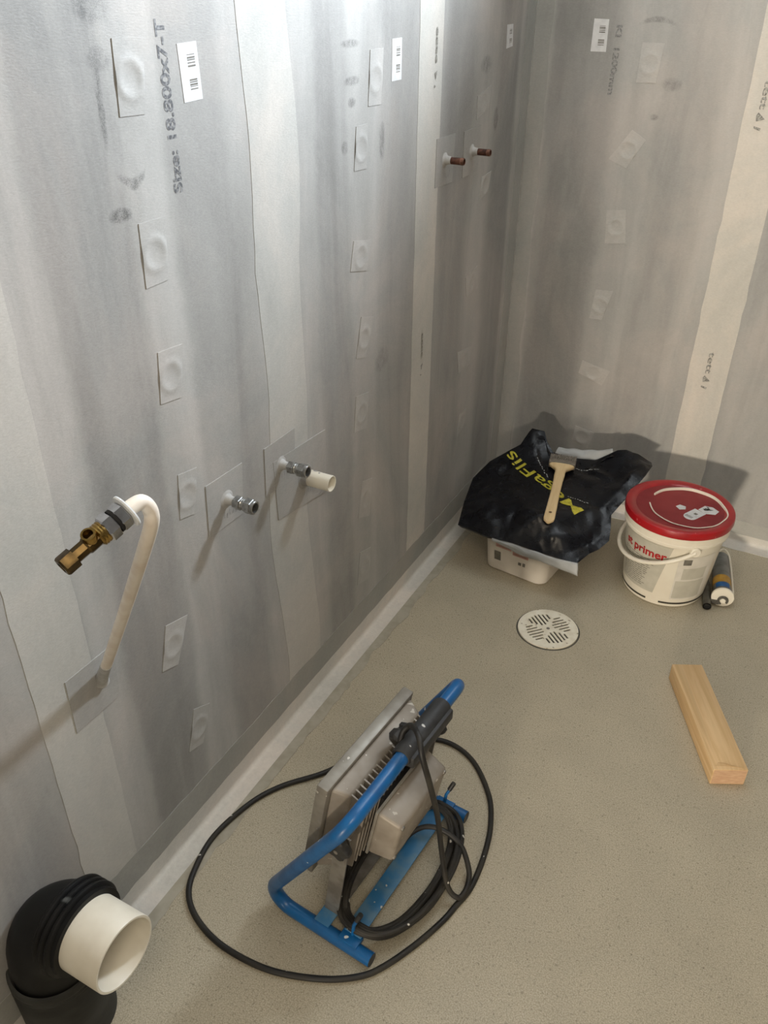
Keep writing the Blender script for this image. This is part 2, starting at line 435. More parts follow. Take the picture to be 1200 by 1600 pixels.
def wood_mat(name, c1, c2, axis_ang):
    t = NT(name)
    rot = t.mapped((1, 1, 1), (0, 0, 0), (0, 0, -axis_ang))
    v = t.mapped((60, 3.0, 60), (0.2, 0.1, 0.3), src=rot)
    g = t.noise(v, 1.0, 4, 0.6, 0.8)
    g2 = t.noise(t.mapped((18, 1.4, 18), (2, 1, 0), src=rot), 1.0, 3, 0.6, 0.6)
    col = t.mix(t.rng(g, 0.3, 0.72), c1, c2)
    col = t.mix(t.math('MULTIPLY', t.rng(g2, 0.55, 0.75), 0.45), col, tuple(q * 0.72 for q in c2[:3]) + (1,))
    t.bump(g, 0.15, 0.0006)
    return t.done(col, 0.6, 0, 0.3)

def bag_mat():
    t = NT('black_bag_film')
    n1 = t.noise(t.mapped((1, 1, 1)), 26, 5, 0.6, 1.2)
    n2 = t.noise(t.mapped((1, 1, 1), (4, 2, 1)), 9, 3, 0.6, 1.5)
    col = t.mix(t.rng(n2, 0.35, 0.7), (0.0028, 0.0032, 0.0055, 1), (0.005, 0.006, 0.009, 1))
    t.bump(n2, 0.12, 0.003)
    return t.done(col, t.rng(n1, 0.3, 0.7, 0.22, 0.36), 0, 0.32)
M_BAG = bag_mat()

# ------------------------------------------------------------------ the room
W, D, H = 1.95, 3.95, 2.40
floor = struct('floor', MB().box(-0.1, W + 0.1, -D - 0.1, 0.1, -0.08, 0.0), M_FLOOR, 'speckled beige grey floor')
wall_left = struct('wall_left', MB().box(-0.1, 0, -D, 0, 0, H), M_LEFT, 'grey primed plasterboard wall on the left')
wall_back = struct('wall_back', MB().box(-0.1, W + 0.1, 0, 0.1, 0, H), M_BACK, 'grey primed plasterboard wall at the back')
wall_right = struct('wall_right', MB().box(W, W + 0.1, -D, 0, 0, H), M_PLAINWALL)
wall_front = struct('wall_front', MB().box(-0.1, 0.58, -D - 0.1, -D, 0, H).box(1.46, W + 0.1, -D - 0.1, -D, 0, H).box(0.58, 1.46, -D - 0.1, -D, 2.05, H), M_PLAINWALL)
hall_floor = struct('floor_hall', MB().box(-1.0, 3.0, -8.0, -D - 0.1, -0.08, 0.0), M_FLOOR)
ceiling = struct('ceiling', MB().box(-0.1, W + 0.1, -D - 0.1, 0.1, H, H + 0.08), M_CEIL)

def WL(y, z, h=0.0): return V((h, y, z))
def WB(x, z, h=0.0): return V((x, -h, z))

def strip(name, P, s0, s1, z0, z1, th, mat, label, jit=0.0015, seed=0.0, n=60, wav=0.0):
    """thin tape down a wall with slightly uneven edges"""
    mb = MB(); rows = []
    for k in range(n + 1):
        z = z0 + (z1 - z0) * k / n
        a = s0 + jit * 2 * noise.noise(V((seed, z * 30, 0))) + wav * noise.noise(V((seed + 3, z * 3, 0)))
        b = s1 + jit * 2 * noise.noise(V((seed + 9, z * 30, 0))) + wav * noise.noise(V((seed + 5, z * 3, 0)))
        rows.append([P(a, z, 0.0), P(a, z, th), P(b, z, th), P(b, z, 0.0)])
    vv = [q for r in rows for q in r]; ff = []
    for k in range(n):
        for c in range(3):
            ff.append((k * 4 + c, k * 4 + c + 1, (k + 1) * 4 + c + 1, (k + 1) * 4 + c))
    ff += [(0, 1, 2, 3), tuple(n * 4 + q for q in (3, 2, 1, 0))]
    mb.add(vv, ff)
    return struct(name, mb, mat, label, angle=30)

trim_1 = strip('trim_1', WL, -1.832, -1.726, 0.10, H - 0.01, 0.0006, M_TAPE, 'pale grey joint tape on the left wall above the black elbow', seed=1)
trim_2 = strip('trim_2', WL, -1.252, -1.125, 0.10, H - 0.01, 0.0006, M_TAPE, 'pale grey joint tape on the left wall behind the taps', seed=2, wav=0.03)
trim_3 = strip('trim_3', WL, -0.668, -0.557, 0.06, H - 0.01, 0.0006, M_TAPE2, 'light joint tape on the left wall by the copper pipes', seed=3)
trim_4 = strip('trim_4', WB, 0.545, 0.648, 0.06, H - 0.01, 0.0006, M_TAPE3, 'light joint tape on the back wall above the bucket', jit=0.002, seed=4)
# folded tape in the corner
mb = MB(); n = 60; rows = []
for k in range(n + 1):
    z = 0.06 + (H - 0.07) * k / n
    a = -0.062 + 0.008 * noise.noise(V((2, z * 9, 0))); b = 0.048 + 0.008 * noise.noise(V((7, z * 9, 0)))
    rows += [(0.0, a, z), (0.0012, a, z), (0.0022, -0.004, z), (0.0045, -0.0045, z), (0.006, -0.0022, z), (b, -0.0012, z), (b, 0.0, z)]
mb.add(rows, [(k * 7 + c, k * 7 + c + 1, (k + 1) * 7 + c + 1, (k + 1) * 7 + c) for k in range(n) for c in range(6)])
trim_5 = struct('trim_5', mb, wall_mat('corner_tape', 0, (0.40, 0.40, 0.375, 1), (), (), 1.0, 0.16), 'folded joint tape in the wall corner', angle=50)

def cove(name, left, s0, s1, zt, xt, mat, label, seed, ragged=None, r=0.010, lift=0.0010, n=260):
    """sealing strip folded along the joint of wall and floor"""
    prof_n = 6; mb = MB(); rows = []
    for k in range(n + 1):
        s = s0 + (s1 - s0) * k / n
        z1 = zt + 0.003 * noise.noise(V((s * 22, seed, 0)))
        x1 = xt + 0.004 * noise.noise(V((s * 16, seed + 4, 0)))
        if ragged and ragged[0] < s < ragged[1]:
            z1 += 0.010 * noise.noise(V((s * 90, seed + 2, 0))) + 0.004 * noise.noise(V((s * 260, seed + 3, 0)))
        pr = [(0, z1), (lift, z1)]
        for c in range(prof_n + 1):
            a = PI + (PI / 2) * c / prof_n
            pr.append((lift + r + r * math.cos(a), lift + r + r * math.sin(a)))
        pr += [(x1, lift), (x1, 0)]
        for u, z in pr: rows.append((u, s, z) if left else (s, -u, z))
    w_ = prof_n + 5
    mb.add(rows, [(k * w_ + c, k * w_ + c + 1, (k + 1) * w_ + c + 1, (k + 1) * w_ + c) for k in range(n) for c in range(w_ - 1)])
    return struct(name, mb, mat, label, angle=30)

def band(name, left, s0, s1, a0, a1, on_wall, mat, label, seed, amp, th=0.0009, n=260):
    mb = MB(); rows = []
    for k in range(n + 1):
        s = s0 + (s1 - s0) * k / n
        e = a1 + amp * noise.noise(V((s * 12, seed, 0))) + amp * 0.4 * noise.noise(V((s * 60, seed, 3)))
        for u, h in ((a0, th), (e, th), (e, 0)):
            if on_wall: rows.append((h, s, u) if left else (s, -h, u))
            else: rows.append((u, s, h) if left else (s, -u, h))
    mb.add(rows, [(k * 3 + c, k * 3 + c + 1, (k + 1) * 3 + c + 1, (k + 1) * 3 + c) for k in range(n) for c in range(2)])
    return struct(name, mb, mat, label, angle=30)

trim_6 = cove('trim_6', True, -D + 0.01, -0.004, 0.046, 0.040, M_STRIP, 'pale sealing strip along the foot of the left wall', 1.0, (-1.80, -1.62))
trim_7 = cove('trim_7', False, 0.004, W - 0.01, 0.030, 0.044, M_STRIP, 'pale sealing strip along the foot of the back wall', 8.0)
trim_8 = band('trim_8', True, -D + 0.01, -0.004, 0.044, 0.112, True, M_STRIPW, 'darker sealing band above the strip on the left wall', 2.0, 0.006)
trim_9 = band('trim_9', False, 0.004, W - 0.01, 0.028, 0.073, True, wall_mat('sealing_band_back', 0, (0.44, 0.44, 0.41, 1), (), (), 1.0, 0.08), 'sealing band above the strip on the back wall', 5.0, 0.002)
trim_10 = band('trim_10', True, -D + 0.01, -0.004, 0.038, 0.062, False, plain('membrane_on_floor', srgb(178, 172, 156), srgb(164, 157, 140), 30, 0.55), 'smeared membrane edge on the floor by the left wall', 3.0, 0.014)
trim_10.location.z = 0.0002

# ------------------------------------------------------------------ patches, collars, stickers and print on the walls
def bil(q, u, v):
    (a, b), (c, d), (e, f_), (g, h) = q            # TL TR BR BL
    tx, ty = a + (c - a) * u, b + (d - b) * u
    bx, by = g + (e - g) * u, h + (f_ - h) * u
    return tx + (bx - tx) * v, ty + (by - ty) * v

def patch(P, q, mat, parent, dimple=True, th=0.0011, label=None, name='screw_patch', off=(0.5, 0.52), rr=0.021, base=0.0):
    mb = MB()
    cx_, cz_ = bil(q, *off)
    nu, nv = 18, 26
    def fn(u, v):
        s, z = bil(q, u, v)
        h = th + base
        if dimple:
            d = math.hypot(s - cx_, z - cz_) / rr
            h += 0.0012 * math.exp(-((d - 1.0) / 0.26) ** 2) - 0.0008 * max(0.0, 1 - (d / 0.7) ** 2)
        return P(s, z, h)
    mb.grid(fn, nu, nv)
    # skirt down to the wall
    rim = [bil(q, i / nu, 0) for i in range(nu)] + [bil(q, 1, j / nv) for j in range(nv)] + [bil(q, 1 - i / nu, 1) for i in range(nu)] + [bil(q, 0, 1 - j / nv) for j in range(nv)]
    N = len(rim)
    mb.add([P(s, z, th + base) for s, z in rim] + [P(s, z, 0) for s, z in rim], [(i, (i + 1) % N, N + (i + 1) % N, N + i) for i in range(N)])
    o = obj(name, mb, mat, parent, angle=45)
    if label: o['label'] = label
    return o

LEFT_PATCHES = [
    [(-1.499, 1.353), (-1.446, 1.352), (-1.459, 1.268), (-1.504, 1.269)],
    [(-1.499, 1.141), (-1.447, 1.141), (-1.457, 1.057), (-1.502, 1.056)],
    [(-1.498, 0.963), (-1.445, 0.959), (-1.462, 0.880), (-1.507, 0.886)],
    [(-1.493, 0.760), (-1.448, 0.752), (-1.468, 0.675), (-1.502, 0.683)],
    [(-1.571, 0.513), (-1.518, 0.499), (-1.557, 0.418), (-1.595, 0.431)],
    [(-1.538, 0.293), (-1.495, 0.271), (-1.527, 0.196), (-1.566, 0.208)],
    [(-0.868, 1.315), (-0.818, 1.316), (-0.827, 1.224), (-0.876, 1.225)],
    [(-0.921, 1.196), (-0.878, 1.197), (-0.884, 1.120), (-0.930, 1.122)],
    [(-0.935, 0.997), (-0.864, 0.985), (-0.883, 0.928), (-0.949, 0.942)],
    [(-0.908, 0.840), (-0.856, 0.825), (-0.890, 0.747), (-0.931, 0.758)],
    [(-0.933, 0.673), (-0.876, 0.663), (-0.889, 0.581), (-0.943, 0.592)],
    [(-0.908, 0.453), (-0.862, 0.439), (-0.875, 0.343), (-0.930, 0.365)],
    [(-0.923, 0.264), (-0.869, 0.248), (-0.876, 0.159), (-0.937, 0.176)],
    [(-0.354, 1.200), (-0.270, 1.218), (-0.281, 1.169), (-0.353, 1.150)],
    [(-0.295, 1.015), (-0.234, 1.020), (-0.244, 0.973), (-0.306, 0.961)],
    [(-0.362, 0.781), (-0.283, 0.793), (-0.272, 0.732), (-0.350, 0.729)],
    [(-0.388, 0.588), (-0.289, 0.573), (-0.293, 0.522), (-0.373, 0.522)],
    [(-0.352, 0.390), (-0.297, 0.389), (-0.300, 0.340), (-0.355, 0.322)],
]
BACK_PATCHES = [
    [(0.279, 1.303), (0.332, 1.303), (0.326, 1.217), (0.278, 1.216)],
    [(0.286, 1.109), (0.324, 1.087), (0.285, 1.017), (0.236, 1.036)],
    [(0.251, 0.907), (0.301, 0.914), (0.314, 0.828), (0.258, 0.821)],
    [(0.252, 0.692), (0.301, 0.694), (0.281, 0.608), (0.245, 0.607)],
    [(0.243, 0.477), (0.328, 0.460), (0.310, 0.411), (0.236, 0.437)],
    [(0.250, 0.264), (0.310, 0.254), (0.296, 0.197), (0.244, 0.215)],
]
for q in LEFT_PATCHES: patch(WL, q, M_PATCH_L, wall_left)
for q in BACK_PATCHES: patch(WB, q, M_PATCH_B, wall_back)

COLLARS = [
    [(-1.434, 0.709), (-1.334, 0.706), (-1.345, 0.609), (-1.440, 0.610)],
    [(-1.268, 0.702), (-1.169, 0.702), (-1.176, 0.604), (-1.273, 0.604)],
    [(-1.245, 0.664), (-1.061, 0.652), (-1.066, 0.510), (-1.240, 0.535)],
    [(-0.572, 1.134), (-0.473, 1.135), (-0.480, 1.033), (-0.574, 1.034)],
    [(-0.422, 1.132), (-0.323, 1.136), (-0.330, 1.035), (-0.421, 1.032)],
    [(-1.778, 0.561), (-1.683, 0.560), (-1.690, 0.461), (-1.780, 0.460)],
]
for i, q in enumerate(COLLARS):
    patch(WL, q, M_COLLAR, wall_left, dimple=False, th=0.0018 if i != 2 else 0.0024, name='pipe_collar')

def sticker(P, q, parent):
    o = patch(P, q, M_STICKER, parent, dimple=False, th=0.0006, name='barcode_sticker', label='white sticker printed with two barcodes')
    mb = MB()
    rnd = random.Random(3)
    for v0, v1 in ((0.20, 0.40), (0.62, 0.82)):
        v = v0
        while v < v1:
            w = rnd.choice((0.012, 0.02, 0.03))
            a = [bil(q, 0.42, v), bil(q, 0.82, v), bil(q, 0.82, v + w), bil(q, 0.42, v + w)]
            mb.add([P(s, z, 0.0008) for s, z in a], [(0, 1, 2, 3)])
            v += w + rnd.choice((0.012, 0.018, 0.03))
    obj('barcode', mb, M_GREYINK, o, flat=True, fix=False)
for q in ([(-1.384, 1.343), (-1.345, 1.345), (-1.342, 1.276), (-1.381, 1.274)], [(-0.783, 1.329), (-0.744, 1.330), (-0.744, 1.260), (-0.784, 1.259)], [(-0.194, 1.339), (-0.155, 1.340), (-0.148, 1.293), (-0.190, 1.289)]):
    sticker(WL, q, wall_left)
sticker(WB, [(0.153, 1.351), (0.190, 1.350), (0.192, 1.280), (0.153, 1.280)], wall_back)

# board stamp reading upward on the left wall, downward on the back wall
text_obj('board_stamp', 'Size: 18.800x7-T', 0.0245, lambda x, y: WL(-1.412 - y, 1.268 + x, 0.0003), M_STAMP, wall_left, 0.0007, 'faded black stamped text Size reading upward', sx=1.25)
text_obj('board_stamp', 'KI  1200mm', 0.020, lambda x, y: WB(0.217 + y, 1.262 - x, 0.0003), M_STAMP_F, wall_back, 0.0008, 'faded grey stamped text reading downward', sx=1.55)
for (s, z) in ((-0.588, 1.292), (-0.612, 0.662)):
    text_obj('tape_print', 'cccc', 0.016, lambda x, y, s=s, z=z: WL(s + y, z + 0.02 - x, 0.0015), M_TAPEINK, trim_3, 0.0005, 'faint dark tape print', sx=2.3)
    mb = MB().add([WL(s - 0.006, z - 0.030, 0.0015), WL(s + 0.006, z - 0.026, 0.0015), WL(s - 0.002, z - 0.044, 0.0015), WL(s - 0.008, z - 0.052, 0.0015), WL(s + 0.002, z - 0.055, 0.0015), WL(s - 0.006, z - 0.058, 0.0015)], [(0, 1, 2), (3, 4, 5)])
    obj('tape_print', mb, M_TAPEINK, trim_3, flat=True, fix=False)
for (s, z) in ((0.583, 1.186), (0.596, 0.520)):
    text_obj('tape_print', 'tett', 0.022, lambda x, y, s=s, z=z: WB(s + y, z + 0.018 - x, 0.0015), M_TAPEINK, trim_4, 0.0004, 'faint dark tape print', sx=1.9)
    mb = MB().add([WB(s - 0.010, z - 0.026, 0.0015), WB(s - 0.008, z - 0.040, 0.0015), WB(s + 0.011, z - 0.034, 0.0015), WB(s - 0.006, z - 0.020, 0.0015),
                   WB(s - 0.010, z - 0.050, 0.0015), WB(s + 0.006, z - 0.054, 0.0015), WB(s + 0.005, z - 0.060, 0.0015), WB(s - 0.010, z - 0.055, 0.0015)], [(0, 1, 2, 3), (4, 5, 6, 7)])
    obj('tape_print', mb, M_TAPEINK, trim_4, flat=True, fix=False)
# pencilled notes on the collars
for i in (0, 1, 2, 3):
    cx_, cz_ = bil(COLLARS[i], 0.62, 0.84)
    mb = MB()
    rnd = random.Random(i)
    for k in range(5):
        a = V((cx_ - 0.018 + 0.008 * k, cz_ + rnd.uniform(-0.003, 0.003), 0))
        d = V((rnd.uniform(-0.003, 0.004), rnd.uniform(0.008, 0.014), 0))
        mb.add([WL(a.x, a.y, 0.0027), WL(a.x + 0.0012, a.y, 0.0027), WL(a.x + d.x + 0.0012, a.y + d.y, 0.0027), WL(a.x + d.x, a.y + d.y, 0.0027)], [(0, 1, 2, 3)])
    obj('pencil_mark', mb, M_STAMP_F, wall_left, flat=True, fix=False)

# ------------------------------------------------------------------ copper stubs
def sleeve(prof, loc, mat, parent):
    return obj('membrane_sleeve', MB().lathe(prof, 24, loc, (1, 0, 0)), mat, parent)
for y, z, lb in ((-0.526, 1.086, 'short brown copper pipe stub beside the light joint tape'), (-0.371, 1.084, 'short brown copper pipe stub nearer the wall corner')):
    t = thing('copper_pipe', (0, y, z), lb, 'pipe', group='copper stubs on the left wall')
    obj('pipe', MB().lathe([(0.0075, 0.004), (0.0075, 0.047), (0.0070, 0.0485), (0.0058, 0.0485), (0.0058, 0.02), (0, 0.02)], 20, (0, y, z), (1, 0, 0)), M_COPPER, t)
    obj('bright_ring', MB().lathe([(0.0074, 0.040), (0.0078, 0.0405), (0.0078, 0.0465), (0.0072, 0.0487), (0.0060, 0.0487)], 20, (0, y, z), (1, 0, 0)), M_COPPER_R, t)
    sleeve([(0.0, 0.0018), (0.016, 0.0018), (0.0105, 0.005), (0.0090, 0.010), (0.0085, 0.0165), (0.0076, 0.0175)], (0, y, z), M_SLEEVE, t)

# ------------------------------------------------------------------ compression couplings on the wall
def hexprof(mb, r, x0, x1, base, axis, ref, ch=0.0012):
    mb.lathe([(0, x0), (r - ch, x0), (r, x0 + ch), (r, x1 - ch), (r - ch, x1), (0, x1)], 6, base, axis, ref)
for y, z, lb, rot in ((-1.385, 0.659, 'splashed chrome pipe coupling on the wall, standing alone', 0.2), (-1.220, 0.648, 'splashed chrome pipe coupling beside the white waste pipe', 0.6)):
    t = thing('pipe_coupling', (0, y, z), lb, 'coupling', group='chrome couplings on the left wall')
    B = (0, y, z); ref = (0, math.cos(rot), math.sin(rot))
    sleeve([(0.0, 0.002), (0.017, 0.002), (0.0115, 0.004), (0.0088, 0.008), (0.0075, 0.016), (0.006, 0.017)], B, M_SLEEVE, t)
    obj('pipe_stub', MB().lathe([(0, 0.012), (0.0062, 0.012), (0.0062, 0.03), (0, 0.03)], 18, B, (1, 0, 0)), M_DULLCHROME, t)
    mb = MB(); hexprof(mb, 0.0125, 0.020, 0.033, B, (1, 0, 0), ref); obj('compression_nut', mb, M_DULLCHROME, t, angle=20)
    mb = MB(); mb.lathe([(0, 0.033), (0.0095, 0.033), (0.0105, 0.035), (0.0095, 0.037), (0.0105, 0.039), (0.0095, 0.042), (0, 0.042)], 24, B, (1, 0, 0)); obj('body', mb, M_DULLCHROME, t)
    mb = MB(); mb.lathe([(0, 0.042), (0.0128, 0.042), (0.0140, 0.0435), (0.0140, 0.055), (0.0125, 0.0565)], 6, B, (1, 0, 0), ref)
    mb.lathe([(0.0122, 0.0565), (0.0122, 0.0605), (0.0112, 0.0615), (0.0088, 0.0615), (0.0088, 0.046), (0, 0.046)], 24, B, (1, 0, 0)); obj('compression_nut', mb, M_DULLCHROME, t, angle=20)
    obj('bore_shade', MB().lathe([(0, 0.0465), (0.0086, 0.0465), (0.0086, 0.0475), (0, 0.0475)], 20, B, (1, 0, 0)), M_RECESS_SHADE, t)  # near-black disc, the shade down the bore put in as colour

# white waste pipe
y, z = -1.143, 0.584
t = thing('waste_pipe', (0, y, z), 'short open white plastic waste pipe sticking out of the wall', 'pipe')
obj('pipe', MB().lathe([(0.0165, 0.002), (0.0165, 0.0640), (0.0160, 0.0645), (0.0147, 0.0645), (0.0145, 0.064), (0.0145, 0.004), (0, 0.004)], 40, (0, y, z), (1, 0, 0)), M_WHITEPL, t)
sleeve([(0.0166, 0.002), (0.026, 0.0025), (0.0205, 0.0045), (0.0180, 0.009), (0.0168, 0.015)], (0, y, z), M_COLLAR, t)
mb = MB()
for a, x, r in ((1.9, 0.024, 0.0045), (2.2, 0.033, 0.003), (1.6, 0.036, 0.0022), (2.0, 0.041, 0.0016), (2.5, 0.028, 0.002)):
    c = V((x, y, z)) + 0.0166 * V((0, math.cos(a + PI), math.sin(a)))
    nrm = V((0, math.cos(a + PI), math.sin(a)))
    mb.lathe([(r, 0), (r * 0.8, 0.0004), (0, 0.0006)], 10, c, nrm)
obj('primer_splash', mb, M_COLLAR, t)

# ------------------------------------------------------------------ bent supply pipe with shut-off valve
PEX = [(0.0, -1.716, 0.514), (0.011, -1.720, 0.531), (0.090, -1.752, 0.652), (0.170, -1.785, 0.775), (0.250, -1.818, 0.900), (0.2765, -1.8275, 0.946), (0.2815, -1.8315, 0.966), (0.279, -1.838, 0.977), (0.277, -1.850, 0.9775), (0.274, -1.863, 0.973), (0.271, -1.875, 0.968)]
t = thing('supply_pipe', (0, -1.716, 0.514), 'bent white supply pipe rising from the wall to a brass valve', 'pipe')
pp = smooth_path(PEX, 8)
obj('pipe', MB().tube(pp, 0.0078, 20), M_PEX, t)
obj('membrane_sleeve', MB().tube(smooth_path([(0.0, -1.716, 0.512), (0.008, -1.719, 0.526), (0.022, -1.725, 0.548), (0.04, -1.733, 0.575)], 5), [0.012, 0.011, 0.0104, 0.010, 0.0097, 0.0095, 0.0093, 0.0091, 0.009, 0.0088, 0.0087, 0.0086, 0.0085, 0.0084, 0.0082, 0.008], 20), M_SLEEVE, t)
v0 = V((0.2775, -1.8500, 0.9780)); v1 = V((0.258, -1.928, 0.948)); ax = (v1 - v0).normalized()
L_ = (v1 - v0).length
vo = V((0.2, -0.75, 0.75)); vo = (vo - ax * vo.dot(ax)).normalized()      # way the side outlet points
obj('sealing_washer', MB().lathe([(0.0078, 0.004), (0.0175, 0.005), (0.0180, 0.0065), (0.0175, 0.008), (0.0078, 0.009)], 40, v0, ax), M_WASHER, t)
mb = MB(); hexprof(mb, 0.0138, 0.009, 0.020, v0, ax, vo); obj('compression_nut', mb, M_CHROME, t, angle=20)
obj('gap_shade', MB().lathe([(0.0128, 0.0195), (0.0128, 0.0225)], 30, v0, ax), M_RECESS_SHADE, t)  # near-black ring paints the shade in the gap between the nuts
mb = MB(); hexprof(mb, 0.0142, 0.0220, 0.035, v0, ax, vo, 0.002); obj('compression_nut', mb, M_CHROME, t, angle=20)
obj('threaded_neck', MB().lathe([(0, 0.034), (0.0112, 0.034), (0.0120, 0.036), (0.0114, 0.0375), (0.0120, 0.039), (0.0114, 0.0405), (0.0118, 0.042), (0.0095, 0.044), (0, 0.044)], 30, v0, ax), M_BRASS, t)
obj('valve_body', MB().lathe([(0, 0.043), (0.0092, 0.043), (0.0092, 0.056), (0.0078, 0.058), (0.0078, 0.072), (0.0088, 0.073), (0, 0.073)], 8, v0, ax, vo), M_BRASS_D, t, angle=20)
mb = MB(); mb.lathe([(0.0105, 0.071), (0.0105, 0.084), (0.0092, 0.086), (0.0062, 0.086), (0.0062, 0.074), (0, 0.074)], 12, v0, ax, wob=lambda a: 1.0 - 0.10 * (math.cos(6 * a) > 0)); obj('spindle_end', mb, M_BRASS_D, t, angle=20)
oc = v0 + ax * 0.050
obj('side_outlet', MB().lathe([(0.0072, 0.0), (0.0072, 0.0145), (0.0068, 0.0152), (0.0050, 0.0152), (0.0048, 0.0145), (0.0048, 0.004), (0, 0.004)], 30, oc, vo), M_BRASS, t)
obj('outlet_shade', MB().lathe([(0, 0.0045), (0.0047, 0.0045), (0.0047, 0.0065), (0, 0.0065)], 20, oc, vo), M_RECESS_SHADE, t)  # dark disc paints the shade inside the outlet

# ------------------------------------------------------------------ black toilet elbow with white pipe
ey, ez, ex = -1.922, 0.242, 0.044
t = thing('toilet_elbow', (ex, ey, 0), 'black rubber waste elbow with a short wide white pipe end', 'pipe elbow')
path = [V((ex, -1.942, 0.0)), V((ex, -1.942, 0.10)), V((ex, -1.942, 0.178))]
for k in range(1, 13):
    a = PI / 2 * k / 12
    path.append(V((ex + 0.055 - 0.055 * math.cos(a), -1.942 + 0.020 * k / 12, 0.183 + 0.059 * math.sin(a))))
path.append(V((0.112, ey, ez)))
el = obj('elbow', MB().tube(path, [0.064] * len(path), 48), M_RUBBER, t)
for x in (0.078, 0.089, 0.100):
    pr = [(0.060, -0.006), (0.067, -0.005), (0.0695, -0.002), (0.0695, 0.001), (0.067, 0.004), (0.060, 0.006)]
    obj('ridge', MB().lathe(pr, 60, (x, ey, ez), (1, 0, 0)), M_RUBBER, el)
obj('floor_socket', MB().lathe([(0.0640, 0.162), (0.0675, 0.161), (0.0690, 0.157), (0.0690, 0.150), (0.0675, 0.147), (0.0690, 0.143), (0.0675, 0.139), (0.0690, 0.135), (0.0680, 0.08), (0.0670, 0.0)], 60, (ex, -1.945, 0.0), (0, 0, 1)), M_COLLARB, t)
obj('pipe_end', MB().lathe([(0.0552, 0.100), (0.0552, 0.1805), (0.0545, 0.1815), (0.0515, 0.1815), (0.0508, 0.1805), (0.0508, 0.11), (0, 0.11)], 72, (0, ey, ez), (1, 0, 0)), M_WHITEPL, t)

# ------------------------------------------------------------------ floor drain
dx, dy, dr = 0.4135, -0.665, 0.0775
t = thing('floor_drain', (dx, dy, 0), 'round white slotted floor drain in front of the black bag', 'drain')
slots = []
for k in range(4):
    qa = math.radians(48 + 90 * k)           # slots of a quadrant run outward, side by side
    d = V((math.cos(qa), math.sin(qa))); nn = V((-d.y, d.x))
    for j in range(6):
        off = (j - 2.5) * 0.0104 + 0.002
        hl = 0.5 * (0.048 - abs(j - 2.5) / 2.5 * 0.028)
        cc = d * (0.0365 + 0.0022 * abs(j - 2.5)) + nn * off
        slots.append([cc + d * hl + nn * 0.0025, cc - d * hl + nn * 0.0025, cc - d * hl - nn * 0.0025, cc + d * hl - nn * 0.0025])
N = 72
pv = [V((dr * math.cos(2 * PI * k / N), dr * math.sin(2 * PI * k / N))) for k in range(N)]
pe = [(k, (k + 1) % N) for k in range(N)]
for s_ in slots:
    b0 = len(pv); pv += s_; pe += [(b0, b0 + 1), (b0 + 1, b0 + 2), (b0 + 2, b0 + 3), (b0 + 3, b0)]
ov, oe, of, _, _, _ = delaunay_2d_cdt(pv, pe, [], 1, 1e-6)
def inside(p, poly):
    s0 = None
    for a, b in zip(poly, poly[1:] + poly[:1]):
        cr = (b - a).cross(p - a)
        if s0 is None: s0 = cr > 0
        elif (cr > 0) != s0: return False
    return True
tris = [f for f in of if not any(inside((ov[f[0]] + ov[f[1]] + ov[f[2]]) / 3, s_) for s_ in slots)]
bm = bmesh.new()
bv = [bm.verts.new((dx + p.x, dy + p.y, 0.0045)) for p in ov]
for f in tris:
    try: bm.faces.new([bv[i] for i in f])
    except ValueError: pass
ret = bmesh.ops.extrude_face_region(bm, geom=list(bm.faces))
for e in ret['geom']:
    if isinstance(e, bmesh.types.BMVert): e.co.z = 0.0012
bmesh.ops.recalc_face_normals(bm, faces=bm.faces)
me = bpy.data.meshes.new('grate'); bm.to_mesh(me); bm.free()
obj('grate', me, M_DRAIN, t)
obj('rim', MB().lathe([(dr + 0.0005, 0.0003), (dr + 0.0035, 0.0010), (dr + 0.0045, 0.0004)], 72, (dx, dy, 0)), M_GREYPL, t)
obj('slot_shade', MB().lathe([(0, 0.0006), (dr - 0.002, 0.0006)], 48, (dx, dy, 0)), M_RECESS_SHADE, t)  # flat near-black disc, painted shade seen through the slots
obj('screw', MB().lathe([(0, 0.0056), (0.0035, 0.0052), (0.0045, 0.0045)], 16, (dx, dy, 0)), M_STEEL, t)

# ------------------------------------------------------------------ timber offcut
c0 = V((0.872, -0.983)); c1 = V((0.935, -0.949)); c2 = V((0.791, -0.665)); c3 = V((0.729, -0.699))
ang = math.atan2(c3.y - c0.y, c3.x - c0.x)
M_PINE = wood_mat('pale_pine', srgb(226, 194, 148), srgb(208, 172, 124), ang - PI / 2)
M_PINE = M_PINE
cen = (c0 + c1 + c2 + c3) / 4
wd = (c1 - c0).length / 2; ln = (c3 - c0).length / 2
dL = (c3 - c0).normalized(); dW = V((dL.y, -dL.x))
if dW.dot(c1 - c0) < 0: dW = -dW
bm = bmesh.new()
bmesh.ops.create_cube(bm, size=1.0)
for v in bm.verts:
    p = cen + dL * (v.co.y * 2 * ln) + dW * (v.co.x * 2 * wd)
    v.co = V((p.x, p.y, 0.0005 + (v.co.z + 0.5) * 0.0445))
bmesh.ops.bevel(bm, geom=list(bm.edges), offset=0.0018, segments=2, profile=0.5, affect='EDGES')
me = bpy.data.meshes.new('timber_offcut'); bm.to_mesh(me); bm.free()
me.shade_smooth(); me.set_sharp_from_angle(angle=math.radians(40))
tb = obj('timber_offcut', me, M_PINE)
tag(tb, 'pale sawn timber offcut lying on the floor', 'wood')
M_ENDGRAIN = plain('pine_end_grain', srgb(198, 158, 126), srgb(212, 178, 142), 70, 0.7, stretch=(1, 1, 4))
e0 = cen - dL * (ln + 0.0003)
